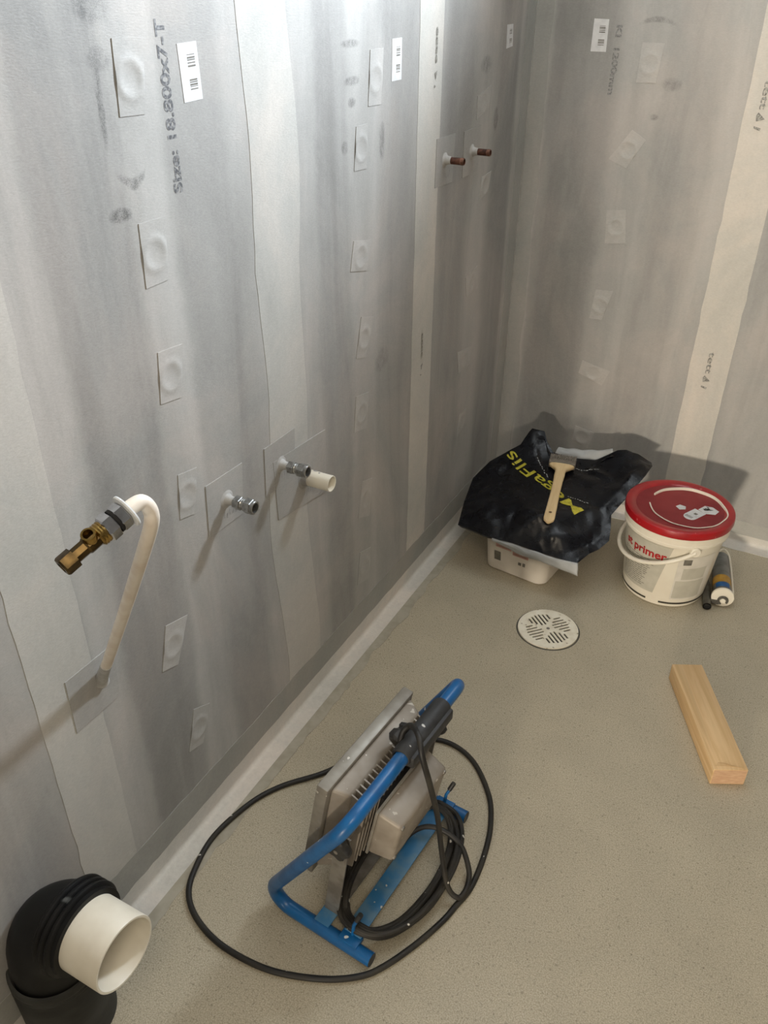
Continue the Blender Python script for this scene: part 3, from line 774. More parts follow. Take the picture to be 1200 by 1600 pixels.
obj('end_grain', MB().add([V((*(e0 - dW * (wd - 0.002)), 0.003)), V((*(e0 + dW * (wd - 0.002)), 0.003)), V((*(e0 + dW * (wd - 0.002)), 0.0432)), V((*(e0 - dW * (wd - 0.002)), 0.0432))], [(0, 1, 2, 3)]), M_ENDGRAIN, tb, flat=True)
# splintered saw cut across the near end of the top face
mb = MB()
for k in range(3):
    o_ = cen - dL * (ln - 0.010 - 0.004 * k) + dW * (-0.030 + 0.004 * k)
    e_ = cen - dL * (ln - 0.004 - 0.003 * k) + dW * (0.030 - 0.012 * k)
    mm = (o_ + e_) / 2 + dL * 0.003
    path = [V((*o_, 0.0448)), V((*mm, 0.0452)), V((*e_, 0.0448))]
    mb.tube(smooth_path(path, 5), 0.0006, 6)
obj('saw_splinter', mb, wood_mat('splinter', srgb(206, 170, 122), srgb(186, 148, 102), ang), tb)

# ------------------------------------------------------------------ primer bucket
bx_, by_ = 0.632, -0.319
def brad(z): return 0.1085 + (0.1275 - 0.1085) * z / 0.205
t = thing('primer_bucket', (bx_, by_, 0), 'white primer bucket with a red lid standing by the back wall', 'bucket')
C0 = (bx_, by_, 0)
body = obj('body', MB().lathe([(0, 0.0005), (0.103, 0.0005), (0.1075, 0.003), (brad(0.008), 0.008), (brad(0.205), 0.205), (0.1280, 0.206), (0.1345, 0.2065), (0.1352, 0.2085), (0.1352, 0.214), (0.1340, 0.2155), (0.1340, 0.224), (0.1362, 0.2255), (0.1365, 0.236), (0.130, 0.240)], 96, C0), M_BUCKET, t)
lid = obj('lid', MB().lathe([(0.1368, 0.2365), (0.1392, 0.2375), (0.1400, 0.240), (0.1400, 0.250), (0.1385, 0.2565), (0.1350, 0.2585), (0.128, 0.2588), (0.118, 0.2570), (0.114, 0.2545), (0.112, 0.2530)], 96, C0), M_LID, t)
obj('lid_panel', MB().lathe([(0.1122, 0.2532), (0.05, 0.2526), (0, 0.2524)], 96, C0), M_LID_IN, lid)
obj('lid_tab', MB().box(bx_ + 0.005, bx_ + 0.035, by_ + 0.134, by_ + 0.145, 0.2385, 0.2465), M_LID, lid, bevel=0.002)
def CB(th, z, e=0.0006):
    r = brad(z) + e
    return V((bx_ + r * math.cos(th), by_ + r * math.sin(th), z))
def cpatch(name, a0, a1, z0, z1, mat, parent, e=0.0006, n=24, skew=0.0, label=None):
    mb = MB().grid(lambda u, v: CB(math.radians(a0 + (a1 - a0) * u + skew * (1 - v)), z0 + (z1 - z0) * v, e), n, 6)
    o = obj(name, mb, mat, parent)
    if label: o['label'] = label
    return o
A_ = math.radians
lab = cpatch('front_label', -196, -81, 0.040, 0.200, M_LABEL, body, 0.0006, 60, -14, 'grey label with red lettering and small print')
def btxt(th0, z0, e): return lambda x, y: CB(th0 + x / 0.121, z0 + y, e)
text_obj('label_text', 'st primer', 0.034, btxt(A_(-117), 0.166, 0.0012), M_REDINK, lab, 0.0010, 'red lettering primer', sx=1.0)
mb = MB(); rnd = random.Random(5)
for k in range(15):
    z0 = 0.142 - k * 0.0064
    a = -150.0
    while a < -97 - rnd.random() * 10 - k * 0.9:
        w = rnd.uniform(3, 7)
        mb.grid(lambda u, v: CB(A_(a + w * u), z0 + 0.0016 * v, 0.0012), 2, 1)
        a += w + 1.2
obj('small_print', mb, M_GREYINK, lab, flat=True, fix=False)
l2 = cpatch('side_label', -72, -22, 0.03, 0.175, M_LABEL2, body, 0.0006, 30, 0, 'pale side label with small printed square')
cpatch('side_panel', -70, -30, 0.035, 0.095, M_LABEL, l2, 0.0011, 16, 0)
cpatch('side_panel', -64, -32, 0.100, 0.138, M_LABEL, l2, 0.0011, 16, 0)
cpatch('printed_square', -66, -56, 0.150, 0.168, M_GREYINK, l2, 0.0012, 6, 0)
cpatch('bottom_stripe', -205, -103, 0.0125, 0.0185, M_DARKINK, body, 0.0007, 50)
cpatch('bottom_stripe', -85, -10, 0.0125, 0.0185, M_DARKINK, body, 0.0007, 40)
# bail handle hanging down in front
pa = []
for k in range(41):
    s_ = k / 40
    th = A_(-58 - 180 * s_)
    z = 0.199 - 0.074 * math.sin(PI * s_) ** 0.9
    r = max(brad(z) + 0.006, 0.0) + 0.007 * math.sin(PI * s_) + 0.004
    pa.append(V((bx_ + r * math.cos(th), by_ + r * math.sin(th), z)))
hd = obj('bail_handle', MB().tube(pa, [0.0055] * 41, 14), M_BUCKET, t)
for s_ in (0, 40):
    p = pa[s_]; rd = V((p.x - bx_, p.y - by_, 0)).normalized()
    obj('handle_boss', MB().lathe([(0.014, -0.008), (0.014, 0.001), (0.012, 0.003), (0, 0.003)], 24, p, rd), M_BUCKET, hd)

# loose things on the lid
ring_c = V((0.652, -0.318, 0.2535))
pr = []
for k in range(73):
    th = A_(-166 + 330 * k / 72)
    r = 0.096 + 0.004 * noise.noise(V((k * 0.15, 0, 1)))
    hgt = 0.007 * (0.65 + 0.35 * math.sin(th))
    pr.append((th, r, hgt))
mb = MB(); rows = []
for th, r, hgt in pr:
    for rr, z in ((r - 0.0010, 0.0), (r + 0.0022, 0.0), (r + 0.0030, hgt), (r - 0.0002, hgt)):
        rows.append(ring_c + V((rr * math.cos(th), rr * math.sin(th), z + 0.0002)))
nR = len(pr)
mb.add(rows, [(k * 4 + c, k * 4 + (c + 1) % 4, (k + 1) * 4 + (c + 1) % 4, (k + 1) * 4 + c) for k in range(nR - 1) for c in range(4)] + [(0, 1, 2, 3), tuple((nR - 1) * 4 + q for q in (3, 2, 1, 0))])
o = obj('tear_off_strip', mb, M_BUCKET)
tag(o, 'torn white plastic strip curled in a ring on the red lid', 'strip')

def lidpoly(name, pts, th, mat, label, cat, z=0.2532):
    n_ = len(pts)
    mb = MB().add([(x, y, z) for x, y in pts] + [(x, y, z + th) for x, y in pts], [tuple(reversed(range(n_))), tuple(range(n_, 2 * n_))] + [(k, (k + 1) % n_, n_ + (k + 1) % n_, n_ + k) for k in range(n_)])
    return tag(obj(name, mb, mat, angle=30), label, cat)
lidpoly('paper_scrap', [(0.622, -0.322), (0.634, -0.334), (0.648, -0.326), (0.646, -0.312), (0.630, -0.309)], 0.0008, M_STICKER, 'small blank white paper scrap on the red lid', 'paper')
c = V((0.671, -0.345)); d = V((0.45, 0.89)).normalized(); nn = V((d.y, -d.x))
pts = []
for k in range(9):
    a = PI + PI * k / 8
    p = c - d * 0.012 + nn * 0.017 * math.cos(a) + d * 0.017 * math.sin(a)
    pts.append((p.x, p.y))
for s1, s2 in ((0.017, 0.030), (-0.017, 0.030)):
    p = c + nn * s1 + d * s2; pts.append((p.x, p.y))
tagl = lidpoly('paper_tag', pts, 0.0008, M_STICKER, 'round-ended paper tag with a barcode on the red lid', 'paper')
mb = MB(); rnd = random.Random(9)
def tq(a0, a1, b0, b1, z=0.2542):
    mb.add([V((*(c + nn * a + d * b), z)) for a, b in ((a0, b0), (a1, b0), (a1, b1), (a0, b1))], [(0, 1, 2, 3)])
for k in range(8): tq(-0.012 + k * 0.0027, -0.0105 + k * 0.0027, -0.020, -0.010)
tq(-0.003, 0.006, 0.004, 0.013); tq(0.004, 0.013, -0.004, -0.0035); tq(0.008, 0.013, -0.001, -0.0004)
obj('barcode', mb, M_GREYINK, tagl, flat=True, fix=False)
c2_ = V((0.700, -0.303))
mb = MB(); pts = [c2_ + V(q) for q in ((-0.022, -0.010), (-0.004, -0.024), (0.022, -0.016), (0.028, 0.004), (0.010, 0.018), (-0.010, 0.016))]
sc = lidpoly('torn_label', [(p.x, p.y) for p in pts], 0.0009, M_STICKER, 'torn paper label covered in black paint dabs on the red lid', 'paper', 0.2545)
mb = MB()
for k in range(9):
    a = rnd.uniform(0, 2 * PI); r = rnd.uniform(0, 0.012)
    p = c2_ + V((r * math.cos(a), r * math.sin(a))); l_ = rnd.uniform(0.004, 0.010); b = rnd.uniform(0, PI)
    u = V((math.cos(b), math.sin(b))) * l_; w = V((-math.sin(b), math.cos(b))) * 0.0022
    mb.add([V((*q, 0.2558 + 0.0001 * k)) for q in (p - u, p + w, p + u, p - w)], [(0, 1, 2, 3)])
obj('paint_dab', mb, M_BLACKPL, sc, flat=True, fix=False)

# ------------------------------------------------------------------ sealant cartridge by the bucket
s0 = V((0.793, -0.350, 0.0300)); s1 = V((0.755, -0.150, 0.0300)); ax = (s1 - s0).normalized()
t = thing('sealant_cartridge', (0.775, -0.25, 0), 'grey sealant cartridge with ochre and blue bands lying beside the bucket', 'cartridge')
obj('tube', MB().lathe([(0, 0.006), (0.0235, 0.006), (0.0235, 0.190), (0.0225, 0.192), (0.008, 0.198), (0, 0.198)], 40, s0, ax), M_CARTR, t)
obj('ochre_band', MB().lathe([(0.0237, 0.045), (0.0237, 0.078)], 40, s0, ax), M_YELLOW, t)
obj('blue_band', MB().grid(lambda u, v: s0 + ax * (0.022 + 0.020 * v) + 0.0238 * (V((-math.cos(0.5 + 1.5 * u) * ax.y * -1, 0, 0)) * 0 + (V((0, 0, 1)) * math.sin(0.9 + 1.6 * u) + ax.cross(V((0, 0, 1))).normalized() * math.cos(0.9 + 1.6 * u))), 14, 2), M_BLUEPR, t)
obj('end_disc', MB().lathe([(0, 0.0), (0.0282, 0.0), (0.0290, 0.0012), (0.0290, 0.0065), (0.0282, 0.0075), (0, 0.0075)], 48, s0, ax), M_BUCKET, t)
sd = ax.cross(V((0, 0, 1))).normalized()                       # to the right seen from the front
kc = s0 + sd * 0.002 - V((0, 0, 0.007))
obj('clip', MB().tube([kc - ax * 0.003 + (sd * math.cos(a) + V((0, 0, 1)) * math.sin(a)) * 0.0115 for a in np.linspace(-0.6, 4.4, 22)], 0.003, 8).box(-0.040, -0.008, -0.006, 0.0, -0.005, 0.005, lambda x, y, z: kc + sd * x + ax * (y - 0.000) + V((0, 0, z - 0.008))), M_GREYPL, t)
obj('knob', MB().lathe([(0.0075, 0.001), (0.0075, -0.006), (0.006, -0.0078), (0, -0.008)], 24, kc, ax), M_BUCKET, t)
n0 = s0 - sd * 0.0365 - ax * 0.026; n0.z = 0.0115
obj('spare_nozzle', MB().lathe([(0.0110, 0.0), (0.0110, 0.10), (0.006, 0.13), (0.0045, 0.19), (0, 0.19)], 24, n0, ax), M_GREYPL, t)
obj('nozzle_shade', MB().lathe([(0.0085, -0.0004), (0, -0.0004)], 20, n0, ax), M_RECESS_SHADE, t)  # flat dark disc, shade inside the nozzle painted on its end
rod = [s0 + sd * 0.0265 + V((0, 0, 0.002)), s0 + sd * 0.0262 + ax * 0.10 + V((0, 0, 0.006)), s0 + sd * 0.022 + ax * 0.185 + V((0, 0, 0.012)), s0 + sd * 0.012 + ax * 0.212 + V((0, 0, 0.017)), s0 + sd * 0.001 + ax * 0.214 + V((0, 0, 0.016)), s0 - sd * 0.006 + ax * 0.204 + V((0, 0, 0.012))]
obj('side_rod', MB().tube(smooth_path(rod, 6), 0.0028, 10), M_BUCKET, t)

# ------------------------------------------------------------------ white tub under the bag
t = thing('plastic_tub', (0.25, -0.39, 0), 'white plastic tub with pink print standing under the black bag', 'tub')
def rrect(cx_, cy_, hx, hy, r, z, rot, n=6):
    out = []
    for qx, qy, a0 in ((1, 1, 0), (-1, 1, PI / 2), (-1, -1, PI), (1, -1, 1.5 * PI)):
        for k in range(n + 1):
            a = a0 + PI / 2 * k / n
            x = qx * (hx - r) + r * math.cos(a); y = qy * (hy - r) + r * math.sin(a)
            out.append(V((cx_ + x * math.cos(rot) - y * math.sin(rot), cy_ + x * math.sin(rot) + y * math.cos(rot), z)))
    return out
tub_rot = A_(-7); tcx, tcy = 0.262, -0.402
rings = [rrect(tcx, tcy, hx, hy, r, z, tub_rot) for hx, hy, r, z in ((0.088, 0.083, 0.026, 0.0008), (0.0935, 0.0885, 0.028, 0.006), (0.101, 0.096, 0.03, 0.140), (0.105, 0.100, 0.032, 0.142), (0.105, 0.100, 0.032, 0.150), (0.100, 0.095, 0.03, 0.152))]
mb = MB(); nR = len(rings[0])
mb.add([p for r in rings for p in r], [(k * nR + i, k * nR + (i + 1) % nR, (k + 1) * nR + (i + 1) % nR, (k + 1) * nR + i) for k in range(len(rings) - 1) for i in range(nR)] + [tuple(reversed(range(nR))), tuple((len(rings) - 1) * nR + i for i in range(nR))])
tub = obj('body', mb, M_TUB, t, angle=40)
def TF(u, v, e=0.0006):      # u along the front face -1..1, v height in metres
    hx = 0.0935 + (0.104 - 0.0935) * v / 0.172; hy = 0.0885 + (0.099 - 0.0885) * v / 0.172
    x = u * (hx - 0.03); y = -hy - e
    return V((tcx + x * math.cos(tub_rot) - y * math.sin(tub_rot), tcy + x * math.sin(tub_rot) + y * math.cos(tub_rot), v))
def tquad(mb, u0, u1, v0, v1, e=0.0006): mb.add([TF(u0, v0, e), TF(u1, v0, e), TF(u1, v1, e), TF(u0, v1, e)], [(0, 1, 2, 3)])
mb = MB(); tquad(mb, -0.85, -0.15, 0.085, 0.125); tquad(mb, -0.08, 0.62, 0.075, 0.115)
pl = obj('pink_print', mb, M_PINKLAB, tub, flat=True, fix=False)
mb = MB()
for k in range(5): tquad(mb, -0.80, -0.22, 0.090 + k * 0.007, 0.0915 + k * 0.007, 0.0009); tquad(mb, -0.03, 0.55, 0.080 + k * 0.007, 0.0815 + k * 0.007, 0.0009)
obj('small_print', mb, M_GREYINK, pl, flat=True, fix=False)
for q in ((-0.92, -0.62, 0.040, 0.070), (0.2, 0.34, 0.048, 0.058), (0.40, 0.52, 0.048, 0.060)):
    mb = MB(); tquad(mb, *q, 0.0009); obj('dark_print', mb, M_GREYINK, tub, flat=True, fix=False)

# ------------------------------------------------------------------ black carrier bag draped over the tub
BO = [(0.086, -0.519, 0.140), (0.066, -0.43, 0.165), (0.051, -0.335, 0.190), (0.075, -0.268, 0.220), (0.112, -0.222, 0.242), (0.142, -0.198, 0.262), (0.153, -0.160, 0.290), (0.158, -0.150, 0.298), (0.195, -0.146, 0.296), (0.215, -0.172, 0.276), (0.240, -0.188, 0.256),
      (0.304, -0.175, 0.246), (0.360, -0.160, 0.248), (0.392, -0.150, 0.268), (0.415, -0.140, 0.286), (0.438, -0.135, 0.290), (0.482, -0.136, 0.282), (0.514, -0.140, 0.270), (0.522, -0.165, 0.272), (0.517, -0.220, 0.268), (0.494, -0.288, 0.235), (0.468, -0.361, 0.200),
      (0.478, -0.392, 0.182), (0.486, -0.428, 0.162), (0.470, -0.462, 0.150), (0.450, -0.485, 0.142), (0.432, -0.526, 0.130), (0.340, -0.527, 0.131), (0.261, -0.532, 0.140), (0.178, -0.535, 0.140)]
BI = [(0.334, -0.474, 0.196), (0.30, -0.40, 0.212), (0.28, -0.30, 0.222), (0.255, -0.22, 0.246), (0.18, -0.25, 0.232), (0.14, -0.32, 0.212), (0.13, -0.42, 0.190), (0.20, -0.45, 0.200), (0.40, -0.30, 0.222), (0.45, -0.22, 0.252), (0.43, -0.40, 0.190), (0.22, -0.36, 0.212), (0.35, -0.22, 0.228), (0.40, -0.46, 0.172), (0.17, -0.19, 0.268), (0.47, -0.17, 0.280), (0.36, -0.34, 0.214), (0.26, -0.49, 0.190), (0.16, -0.50, 0.170)]
CP = np.array(BO + BI)
def tps(P, q):
    d = np.hypot(q[:, None, 0] - P[None, :, 0], q[:, None, 1] - P[None, :, 1])
    return np.where(d > 1e-9, d ** 2 * np.log(np.maximum(d, 1e-9)), 0)
Kn = len(CP)
Amat = np.zeros((Kn + 3, Kn + 3)); Amat[:Kn, :Kn] = tps(CP, CP) + np.eye(Kn) * 2e-4
Amat[:Kn, Kn] = 1; Amat[:Kn, Kn + 1:] = CP[:, :2]; Amat[Kn, :Kn] = 1; Amat[Kn + 1:, :Kn] = CP[:, :2].T
sol = np.linalg.solve(Amat, np.concatenate([CP[:, 2], np.zeros(3)]))
def bagz(x, y):
    q = np.array([[x, y]])
    return float((tps(CP, q) @ sol[:Kn])[0] + sol[Kn] + sol[Kn + 1] * x + sol[Kn + 2] * y)
FOLDS = [((0.245, -0.520), (0.445, -0.345), 0.012, 0.010), ((0.445, -0.345), (0.50, -0.17), 0.010, 0.012), ((0.30, -0.53), (0.46, -0.43), 0.012, 0.009), ((0.10, -0.48), (0.20, -0.52), 0.010, 0.007), ((0.12, -0.40), (0.18, -0.50), 0.010, 0.006),
         ((0.16, -0.16), (0.20, -0.22), 0.012, 0.008), ((0.06, -0.34), (0.13, -0.27), 0.008, 0.006), ((0.33, -0.19), (0.43, -0.24), 0.010, 0.008), ((0.31, -0.24), (0.42, -0.28), 0.008, 0.006), ((0.25, -0.45), (0.33, -0.49), 0.012, 0.007), ((0.40, -0.50), (0.47, -0.42), 0.008, -0.010), ((0.20, -0.19), (0.24, -0.25), 0.010, -0.008)]
def segd(p, a, b):
    a = V(a); b = V(b); p = V(p); ab = b - a
    tt = max(0, min(1, (p - a).dot(ab) / ab.length_squared))
    return (p - a - ab * tt).length, tt
# creased film: flat facets between sharp folds, edge kept as an uneven polygon
bo = []
for a, b in zip(BO, BO[1:] + BO[:1]):
    a = V(a); b = V(b); n_ = max(1, int((b - a).length / 0.016))
    for k in range(n_):
        p = a.lerp(b, k / n_)
        bo.append(p + V((0, 0, 0.0015 * noise.noise(V((p.x * 60, p.y * 60, 3))))))
NS = len(bo)
poly2 = [V((p.x, p.y)) for p in bo]
def in_poly(x, y):
    c_ = False
    for a, b in zip(poly2, poly2[1:] + poly2[:1]):
        if (a.y > y) != (b.y > y) and x < (b.x - a.x) * (y - a.y) / (b.y - a.y) + a.x: c_ = not c_
    return c_
rnd = random.Random(17)
inn = []
tries = 0
while len(inn) < 230 and tries < 20000:
    tries += 1
    x = rnd.uniform(0.04, 0.53); y = rnd.uniform(-0.54, -0.13)
    mind = 0.018 if (x < 0.2 or x > 0.38 or y < -0.44) else 0.026
    if not in_poly(x, y): continue
    if min((p - V((x, y))).length for p in poly2) < 0.010: continue
    if any((p - V((x, y))).length < mind for p in inn): continue
    inn.append(V((x, y)))
for a, b, w, h in FOLDS:                       # points on the fold lines make them sharp
    a = V(a); b = V(b); n_ = int((b - a).length / 0.02) + 1
    for k in range(n_ + 1):
        p = a.lerp(b, k / n_)
        if in_poly(p.x, p.y) and min((q - p).length for q in poly2) > 0.010:
            inn = [q for q in inn if (q - p).length > 0.011]; inn.append(p)
ov, oe, of, _, _, _ = delaunay_2d_cdt(poly2 + inn, [(k, (k + 1) % NS) for k in range(NS)], [], 1, 1e-6)
def film_z(p):
    z = bagz(p.x, p.y)
    for a, b, w, h in FOLDS:
        d_, tt = segd(p, a, b)
        z += h * math.exp(-(d_ / w) ** 1.2) * (0.35 + 0.65 * math.sin(PI * tt))
    flatness = 0.25 if (0.2 < p.x < 0.4 and -0.45 < p.y < -0.2) else 1.0
    return z + flatness * 0.0050 * noise.noise(V((p.x * 41, p.y * 41, 7))) + flatness * 0.0025 * noise.noise(V((p.x * 90, p.y * 90, 1)))
key = {(round(p.x, 5), round(p.y, 5)): p.z for p in bo}
bm = bmesh.new()
bvs = [bm.verts.new((p.x, p.y, key.get((round(p.x, 5), round(p.y, 5)), film_z(p)))) for p in ov]
for f in of:
    c_ = (ov[f[0]] + ov[f[1]] + ov[f[2]]) / 3
    if in_poly(c_.x, c_.y): bm.faces.new([bvs[i] for i in f])
bmesh.ops.delete(bm, geom=[v for v in bm.verts if not v.link_faces], context='VERTS')
# the film turns under along its edge
edges = [e for e in bm.edges if len(e.link_faces) == 1]
for k in range(2):
    ret = bmesh.ops.extrude_edge_only(bm, edges=edges)
    nv = [g for g in ret['geom'] if isinstance(g, bmesh.types.BMVert)]
    for v in nv:
        cdir = V((0.29 - v.co.x, -0.34 - v.co.y, 0)).normalized()
        v.co += cdir * (0.008 + 0.012 * k) + V((0, 0, -0.009 + 0.002 * k))
    edges = [g for g in ret['geom'] if isinstance(g, bmesh.types.BMEdge)]
bmesh.ops.subdivide_edges(bm, edges=bm.edges, cuts=2, use_grid_fill=True)
bmesh.ops.triangulate(bm, faces=bm.faces)
for _ in range(3): bmesh.ops.smooth_vert(bm, verts=[v for v in bm.verts if not v.is_boundary], factor=0.22, use_axis_x=False, use_axis_y=False, use_axis_z=True)
bmesh.ops.recalc_face_normals(bm, faces=bm.faces)
bm.verts.ensure_lookup_table()
bag_me = bpy.data.meshes.new('film'); bm.to_mesh(bag_me)
bvh = BVHTree.FromBMesh(bm); bm.free()
bag_me.shade_smooth(); bag_me.set_sharp_from_angle(angle=math.radians(34))
tb_ = thing('carrier_bag', (0.28, -0.36, 0.19), 'crumpled black plastic carrier bag with yellow lettering draped over a white tub', 'bag')
bag = obj('film', bag_me, M_BAG, tb_)
def on_bag(x, y, e=0.0012):
    h = bvh.ray_cast(V((x, y, 1.0)), V((0, 0, -1)))[0]
    return V((x, y, (h.z if h else 0.2) + e))
# lettering
ta = V((0.392, -0.400)); tz = V((0.118, -0.232)); rd = (tz - ta).normalized(); upv = V((-rd.y, rd.x)); mid = (ta + tz) / 2
tm = text_mesh('MegaFlis', 0.049, 0.0003)
wdt = max(v.co.x for v in tm.vertices) - min(v.co.x for v in tm.vertices)
bm = bmesh.new(); bm.from_mesh(tm)
for _ in range(2):
    bmesh.ops.subdivide_edges(bm, edges=[e for e in bm.edges if e.calc_length() > 0.008], cuts=1)
    bmesh.ops.triangulate(bm, faces=bm.faces)
bm.to_mesh(tm); bm.free()
sx = (tz - ta).length / wdt
for v in tm.vertices:
    p = mid + rd * (v.co.x * sx) + upv * v.co.y
    v.co = on_bag(p.x, p.y)
tm.materials.clear()
bt = obj('bag_lettering', tm, M_BAGTXT, bag); bt['label'] = 'yellow lettering MegaFlis'
mb = MB(); rnd = random.Random(11)
def dashline(a, b, n_):
    a = V(a); b = V(b); d = (b - a).normalized(); w = V((-d.y, d.x)) * 0.0012
    for k in range(n_):
        p = a + (b - a) * (k / n_); q = p + (b - a) * (rnd.uniform(0.4, 0.9) / n_); o_ = w * rnd.uniform(-1.5, 1.5)
        mb.add([on_bag(*(p + o_ - w)), on_bag(*(q + o_ - w)), on_bag(*(q + o_ + w)), on_bag(*(p + o_ + w))], [(0, 1, 2, 3)])
for a, b, n_ in (((0.205, -0.225), (0.262, -0.290), 10), ((0.34, -0.345), (0.40, -0.352), 9), ((0.32, -0.215), (0.385, -0.205), 9)):
    mb = MB(); dashline(a, b, n_)
    obj('white_print', mb, M_WHITEINK, bag, flat=True, fix=False)
# pale inside of the bag: front hem and the piece showing at the back
def flap(name, top, bot, n=40, belly=0.004):
    tp = smooth_path([V(p) for p in top], 10); bt_ = smooth_path([V(p) for p in bot], 10)
    def sam(path, u):
        f_ = u * (len(path) - 1); i = min(int(f_), len(path) - 2); return path[i].lerp(path[i + 1], f_ - i)
    def fn(u, v):
        p = sam(tp, u).lerp(sam(bt_, u), v)
        return p + V((0, -belly * math.sin(PI * v), 0)) + 0.003 * noise.noise_vector(V((u * 7, v * 3, 2)))
    o_ = obj(name, MB().grid(fn, n, 8), M_LINING, tb_, fix=False)
    sm = o_.modifiers.new('thickness', 'SOLIDIFY'); sm.thickness = 0.0012
    return o_
flap('hem_lining', [(0.195, -0.530, 0.140), (0.262, -0.530, 0.138), (0.340, -0.527, 0.130), (0.434, -0.524, 0.128)], [(0.197, -0.531, 0.132), (0.268, -0.531, 0.114), (0.352, -0.530, 0.105), (0.440, -0.532, 0.094)])
flap('back_lining', [(0.248, -0.165, 0.262), (0.300, -0.150, 0.262), (0.350, -0.140, 0.268), (0.400, -0.135, 0.280)], [(0.245, -0.185, 0.240), (0.300, -0.170, 0.235), (0.360, -0.155, 0.238), (0.410, -0.145, 0.262)])

# ------------------------------------------------------------------ paint brush lying on the bag
b0 = V((0.334, -0.500, 0)); b1 = V((0.276, -0.196, 0))
bd = (b1 - b0).normalized(); bs = V((bd.y, -bd.x, 0))
za_ = on_bag(b0.x, b0.y).z; zm = max(on_bag(*(b0.lerp(b1, k / 10)).to_2d()).z - (za_ + 0) * 0 for k in range(11))
zA = on_bag(*b0.lerp(b1, 0.08).to_2d()).z + 0.010; zB = on_bag(*b0.lerp(b1, 0.9).to_2d()).z + 0.010
for _ in range(40):           # lift until the handle clears the film
    bad = [k for k in range(21) if on_bag(*b0.lerp(b1, k / 20).to_2d()).z + 0.004 > zA + (zB - zA) * k / 20]
    if not bad: break
    zA += 0.001; zB += 0.001
t = thing('paint_brush', (b0.x, b0.y, zA), 'flat paint brush with a pale wooden handle lying on the black bag', 'brush')
Lb = (b1 - b0).length
def BP(l, w, h): return b0 + bd * l + bs * w + V((0, 0, zA + (zB - zA) * l / Lb + h))
prof = [(0.000, 0.004, 0.0035), (0.010, 0.0135, 0.0055), (0.020, 0.0150, 0.006), (0.07, 0.0140, 0.0065), (0.13, 0.0130, 0.0068), (0.185, 0.0135, 0.007), (0.215, 0.0150, 0.0075), (0.232, 0.0145, 0.008), (0.242, 0.0170, 0.0085), (0.250, 0.026, 0.009), (0.257, 0.034, 0.009), (0.263, 0.037, 0.009)]
mb = MB(); rows = []
for l, w, h in prof:
    for k in range(16):
        a = 2 * PI * k / 16
        cxs = abs(math.cos(a)) ** 0.55 * (1 if math.cos(a) > 0 else -1); sxs = abs(math.sin(a)) ** 0.75 * (1 if math.sin(a) > 0 else -1)
        rows.append(BP(l, w * cxs, h * sxs))
mb.add(rows, [(i * 16 + k, i * 16 + (k + 1) % 16, (i + 1) * 16 + (k + 1) % 16, (i + 1) * 16 + k) for i in range(len(prof) - 1) for k in range(16)] + [tuple(range(16)), tuple((len(prof) - 1) * 16 + k for k in reversed(range(16)))])
hn = obj('handle', mb, wood_mat('brush_wood', srgb(232, 206, 160), srgb(220, 190, 142), math.atan2(bd.y, bd.x) - PI / 2), t, angle=60)
obj('hanging_hole', MB().lathe([(0.0042, 0.0), (0, 0.0)], 20, BP(0.036, 0, 0.0070), V((0, 0, 1))), plain('hole_shade', srgb(120, 92, 58), srgb(90, 66, 40), 90, 0.7), hn)
T_ = lambda x, y, z: BP(y, x, z)
obj('ferrule', MB().box(-0.038, 0.038, 0.261, 0.281, -0.010, 0.010, T_), M_FERRULE, t, bevel=0.003)
bris = obj('bristles', MB().grid(lambda u, v: BP(0.280 + 0.030 * v, (u * 2 - 1) * 0.0375, (0.009 - 0.005 * v) + 0.0015 * math.sin(u * 90)), 90, 4).grid(lambda u, v: BP(0.280 + 0.030 * v, (u * 2 - 1) * 0.0375, -(0.009 - 0.005 * v)), 90, 4).box(-0.037, 0.037, 0.278, 0.308, -0.0045, 0.0045, T_), M_BRISTLE, t)

# ------------------------------------------------------------------ work light lying in front
lamp = thing('work_light', (0.431, -1.650, 0), 'grey floodlight on a blue tube stand with a coiled black cable', 'work light', rz=math.atan2(-0.081, 0.9967))
HW = 0.3416
fr = fillet_path([(0.0, 0, 0.0128), (-0.232, 0, 0.0128), (-0.036, -0.016, 0.347), (-0.040, HW + 0.024, 0.345), (-0.232, HW, 0.0128), (0.0, HW, 0.0128)], 0.036, 10)
frame = obj('tube_frame', MB().tube(fr, 0.0125, 20), M_BLUE, lamp, local=True)
for q in (0, HW):
    obj('end_plug', MB().lathe([(0.0118, -0.002), (0.0118, 0.0006), (0, 0.0006)], 20, (0, q, 0.0128), (1, 0, 0)), M_BLACKPL, frame, local=True)
obj('crossbar', MB().box(-0.120, -0.090, 0.0, HW, 0.0245, 0.0285), M_BLUE_WORN, lamp, local=True, bevel=0.001)
obj('crossbar', MB().box(-0.064, -0.030, 0.012, HW - 0.012, 0.0285, 0.0320), M_BLUE_WORN, lamp, local=True, bevel=0.001)
for q in (0.006, HW - 0.006):
    obj('crossbar_tab', MB().box(-0.066, -0.028, q - 0.012, q + 0.012, 0.020, 0.0295), M_BLUE, lamp, local=True, bevel=0.001)
for q, lean in ((0.012, 0.006), (HW - 0.008, 0.010)):
    hk = obj('cable_hook', MB().tube([(-0.047, q, 0.028), (-0.045, q + lean * 0.3, 0.055), (-0.040, q + lean, 0.070)], 0.0033, 10), M_BLUE, lamp, local=True)
    obj('hook_cap', MB().tube([(-0.0412, q + lean * 0.85, 0.067), (-0.036, q + lean * 1.6, 0.082)], 0.0048, 12), M_BLACKPL, hk, local=True)
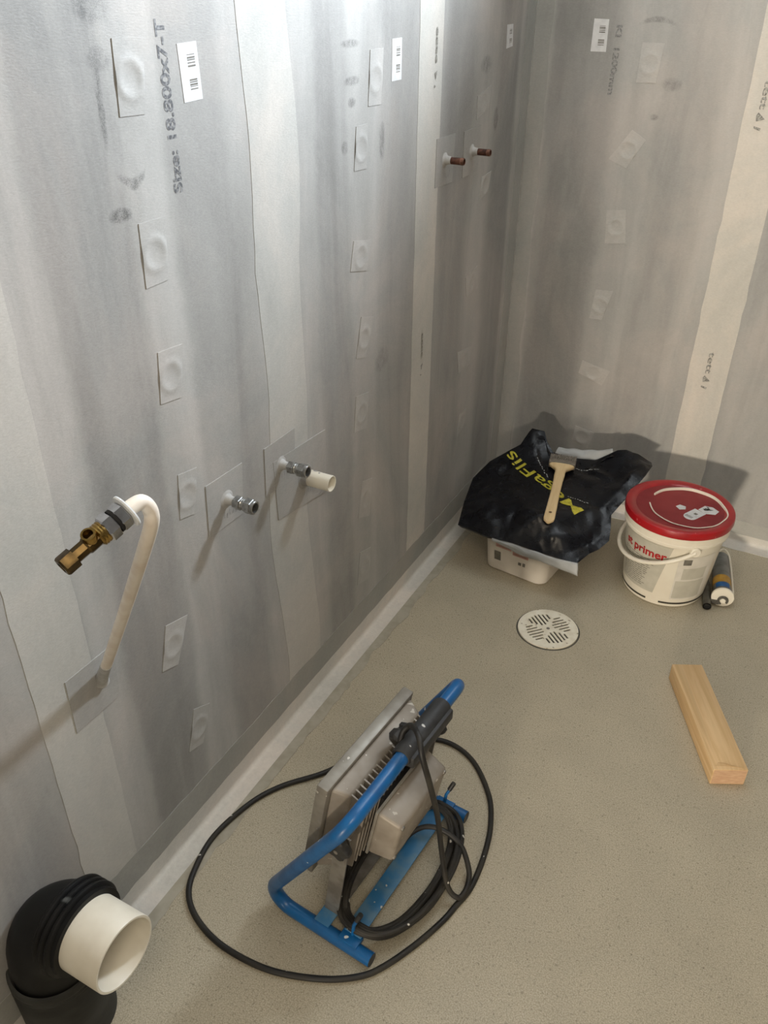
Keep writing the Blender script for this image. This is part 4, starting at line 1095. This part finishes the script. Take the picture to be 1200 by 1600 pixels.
# yoke
yo = MB()
for q in (0.028, HW - 0.030):
    yo.hexa([(-0.117, q - 0.0015, 0.029), (-0.089, q - 0.0015, 0.029), (-0.089, q + 0.0015, 0.029), (-0.117, q + 0.0015, 0.029)], [(-0.086, q - 0.0015, 0.256), (-0.058, q - 0.0015, 0.256), (-0.058, q + 0.0015, 0.256), (-0.086, q + 0.0015, 0.256)])
yo.box(-0.117, -0.089, 0.028, HW - 0.030, 0.0287, 0.0317)
obj('yoke', yo, M_STEEL, lamp, local=True)
# head: d runs back from the glass, e runs up the tilted face
def HD(d, q, e): return (-0.173 + 0.984 * d + 0.178 * e, q, 0.089 - 0.178 * d + 0.984 * e)
E1 = 0.247; Q0, Q1 = 0.037, 0.303
def rect(d, e0, e1, q0, q1): return [HD(d, q0, e0), HD(d, q1, e0), HD(d, q1, e1), HD(d, q0, e1)]
mb = MB()
o0, i0 = rect(0, 0, E1, Q0, Q1), rect(0, 0.016, E1 - 0.016, Q0 + 0.016, Q1 - 0.016)
o1, i1 = rect(0.022, 0, E1, Q0, Q1), rect(0.022, 0.016, E1 - 0.016, Q0 + 0.016, Q1 - 0.016)
mb.add(o0 + i0 + o1 + i1, [(k, (k + 1) % 4, 4 + (k + 1) % 4, 4 + k) for k in range(4)] + [(8 + k, 12 + k, 12 + (k + 1) % 4, 8 + (k + 1) % 4) for k in range(4)] + [(k, 8 + k, 8 + (k + 1) % 4, (k + 1) % 4) for k in range(4)] + [(4 + k, 4 + (k + 1) % 4, 12 + (k + 1) % 4, 12 + k) for k in range(4)])
bez = obj('bezel', mb, M_ALU_D, lamp, local=True, bevel=0.003)
gl = NT('lamp_glass'); gl.b.inputs['Transmission Weight'].default_value = 0.6; gl.b.inputs['IOR'].default_value = 1.45
M_GLASS = gl.done((0.75, 0.78, 0.78, 1), 0.08)
obj('glass', MB().hexa(rect(0.005, 0.015, E1 - 0.015, Q0 + 0.015, Q1 - 0.015), rect(0.009, 0.015, E1 - 0.015, Q0 + 0.015, Q1 - 0.015)), M_GLASS, bez, local=True)
hs = obj('housing', MB().hexa(rect(0.0215, 0.010, E1 - 0.006, Q0 + 0.010, Q1 - 0.010), rect(0.053, 0.026, E1 - 0.012, Q0 + 0.024, Q1 - 0.024)), M_ALU, lamp, local=True, bevel=0.006, segs=3)
fin_me = MB().hexa([HD(0.050, 0, 0.035), HD(0.050, 0.0028, 0.035), HD(0.050, 0.0028, E1 - 0.013), HD(0.050, 0, E1 - 0.013)], [HD(0.082, 0.0003, 0.050), HD(0.082, 0.0024, 0.050), HD(0.082, 0.0024, E1 - 0.020), HD(0.082, 0.0003, E1 - 0.020)]).mesh('cooling_fin')
for k in range(18):
    f_ = obj('cooling_fin', fin_me, M_ALU, hs, local=True); f_.location.y = Q0 + 0.028 + k * 0.0122
bxm = MB().hexa(rect(0.097, 0.096, 0.212, 0.078, 0.240), rect(0.142, 0.104, 0.204, 0.084, 0.234))
tbx = obj('terminal_box', bxm, M_ALU, lamp, local=True, bevel=0.006, segs=3)
obj('box_neck', MB().hexa(rect(0.060, 0.13, 0.19, 0.12, 0.20), rect(0.098, 0.13, 0.19, 0.12, 0.20)), M_BLACKPL, tbx, local=True)
obj('box_gasket', MB().hexa(rect(0.094, 0.094, 0.214, 0.076, 0.242), rect(0.099, 0.094, 0.214, 0.076, 0.242)), M_ALU_D, tbx, local=True, bevel=0.001)
for e_, q_ in ((0.112, 0.09), (0.112, 0.226), (0.198, 0.09), (0.198, 0.226)):
    obj('box_screw', MB().lathe([(0.0045, -0.002), (0.0045, 0.001), (0.003, 0.002), (0, 0.002)], 12, HD(0.142, q_, e_), V((0.984, 0, -0.178))), M_STEEL, tbx, local=True)
for q, sgn in ((0.026, -1), (HW - 0.028, 1)):
    kb = obj('tilt_knob', MB().lathe([(0, -0.002), (0.011, -0.002), (0.019, 0.004), (0.0205, 0.008), (0.0205, 0.016), (0.018, 0.019), (0.008, 0.020), (0, 0.020)], 48, (-0.072, q, 0.241), (0, sgn, 0), ref=(1, 0, 0), wob=lambda a: 1.0 + 0.13 * math.cos(5 * a)), M_BLACKPL, lamp, local=True)
    obj('knob_bolt', MB().tube([(-0.072, q - sgn * 0.03, 0.241), (-0.072, q + sgn * 0.021, 0.241)], 0.004, 12), M_STEEL, kb, local=True)
# grip with its clamped seam
gp = obj('handle_grip', MB().lathe([(0.0126, 0.146), (0.0165, 0.147), (0.0178, 0.150), (0.0178, 0.283), (0.0165, 0.287), (0.0126, 0.288)], 28, (-0.040, 0, 0.345), (0, 1, 0)), M_GRIP, lamp, local=True)
obj('grip_seam', MB().box(-0.036, -0.0165, 0.150, 0.286, 0.326, 0.3505), M_GRIP, gp, local=True, bevel=0.005)
obj('cable_clamp', MB().lathe([(0, -0.016), (0.010, -0.016), (0.0145, -0.011), (0.0145, 0.001), (0.010, 0.006), (0.010, 0.009), (0.0125, 0.012), (0.0125, 0.018), (0.008, 0.022), (0, 0.022)], 24, (-0.068, 0.190, 0.342), (0.2, 1, 0.25), wob=lambda a: 1 + 0.06 * math.cos(7 * a)), M_BLACKPL, lamp, local=True)
# cable
LOOP = [(0.330, -1.145, 0.006), (0.406, -1.161, 0.006), (0.474, -1.229, 0.006), (0.507, -1.299, 0.006), (0.522, -1.373, 0.006), (0.525, -1.442, 0.006), (0.515, -1.490, 0.006), (0.506, -1.527, 0.006), (0.484, -1.585, 0.006), (0.453, -1.646, 0.006), (0.424, -1.681, 0.006), (0.369, -1.715, 0.006), (0.285, -1.743, 0.006), (0.195, -1.747, 0.006), (0.127, -1.731, 0.006), (0.080, -1.701, 0.006), (0.056, -1.656, 0.007), (0.042, -1.578, 0.008), (0.058, -1.482, 0.007), (0.090, -1.415, 0.006), (0.148, -1.345, 0.006), (0.200, -1.258, 0.006), (0.257, -1.187, 0.006)]
STR = [(0.390, -1.478, 0.352), (0.391, -1.466, 0.370), (0.404, -1.464, 0.385), (0.431, -1.495, 0.404), (0.449, -1.515, 0.382), (0.461, -1.506, 0.313), (0.466, -1.480, 0.213), (0.475, -1.473, 0.118), (0.494, -1.480, 0.038), (0.514, -1.478, 0.016), (0.521, -1.463, 0.017), (0.519, -1.440, 0.018), (0.510, -1.420, 0.026), (0.483, -1.394, 0.041), (0.447, -1.387, 0.052), (0.413, -1.394, 0.054), (0.391, -1.416, 0.049), (0.379, -1.450, 0.040)]
cb = obj('power_cable', MB().tube(smooth_path(LOOP, 8, True), 0.0054, 12, closed=True), M_CABLE, lamp)
obj('cable_strand', MB().tube(smooth_path(STR, 7), 0.0050, 12), M_CABLE, lamp)
mb = MB(); rnd = random.Random(21)
for k in range(8):
    pts = []
    cp_, cq_ = -0.045 + rnd.uniform(-0.006, 0.008), HW / 2 + rnd.uniform(-0.006, 0.006)
    sp = 0.066 + 0.006 * (k % 4) + rnd.uniform(-0.003, 0.003); sq = 0.150 - 0.003 * (k % 3)
    zb = 0.012 + 0.0085 * (k // 2)
    for j in range(28):
        a = 2 * PI * j / 28
        ca, sa = math.cos(a), math.sin(a)
        p = cp_ + sp * (abs(ca) ** 0.9) * (1 if ca > 0 else -1); q = cq_ + sq * sa
        z = zb + max(0, 0.040 - zb) * abs(sa) ** 6 + 0.004 * noise.noise(V((j * 0.5, k, 0)))
        # stay over the crossbars
        if -0.125 < p < -0.085 and z < 0.036: z = 0.036 + 0.004 * (k // 2)
        pts.append((p, q, max(z, 0.007)))
    mb.tube(smooth_path(pts, 3, True), 0.0050, 10, closed=True)
obj('cable_coil', mb, M_CABLE, lamp, local=True)
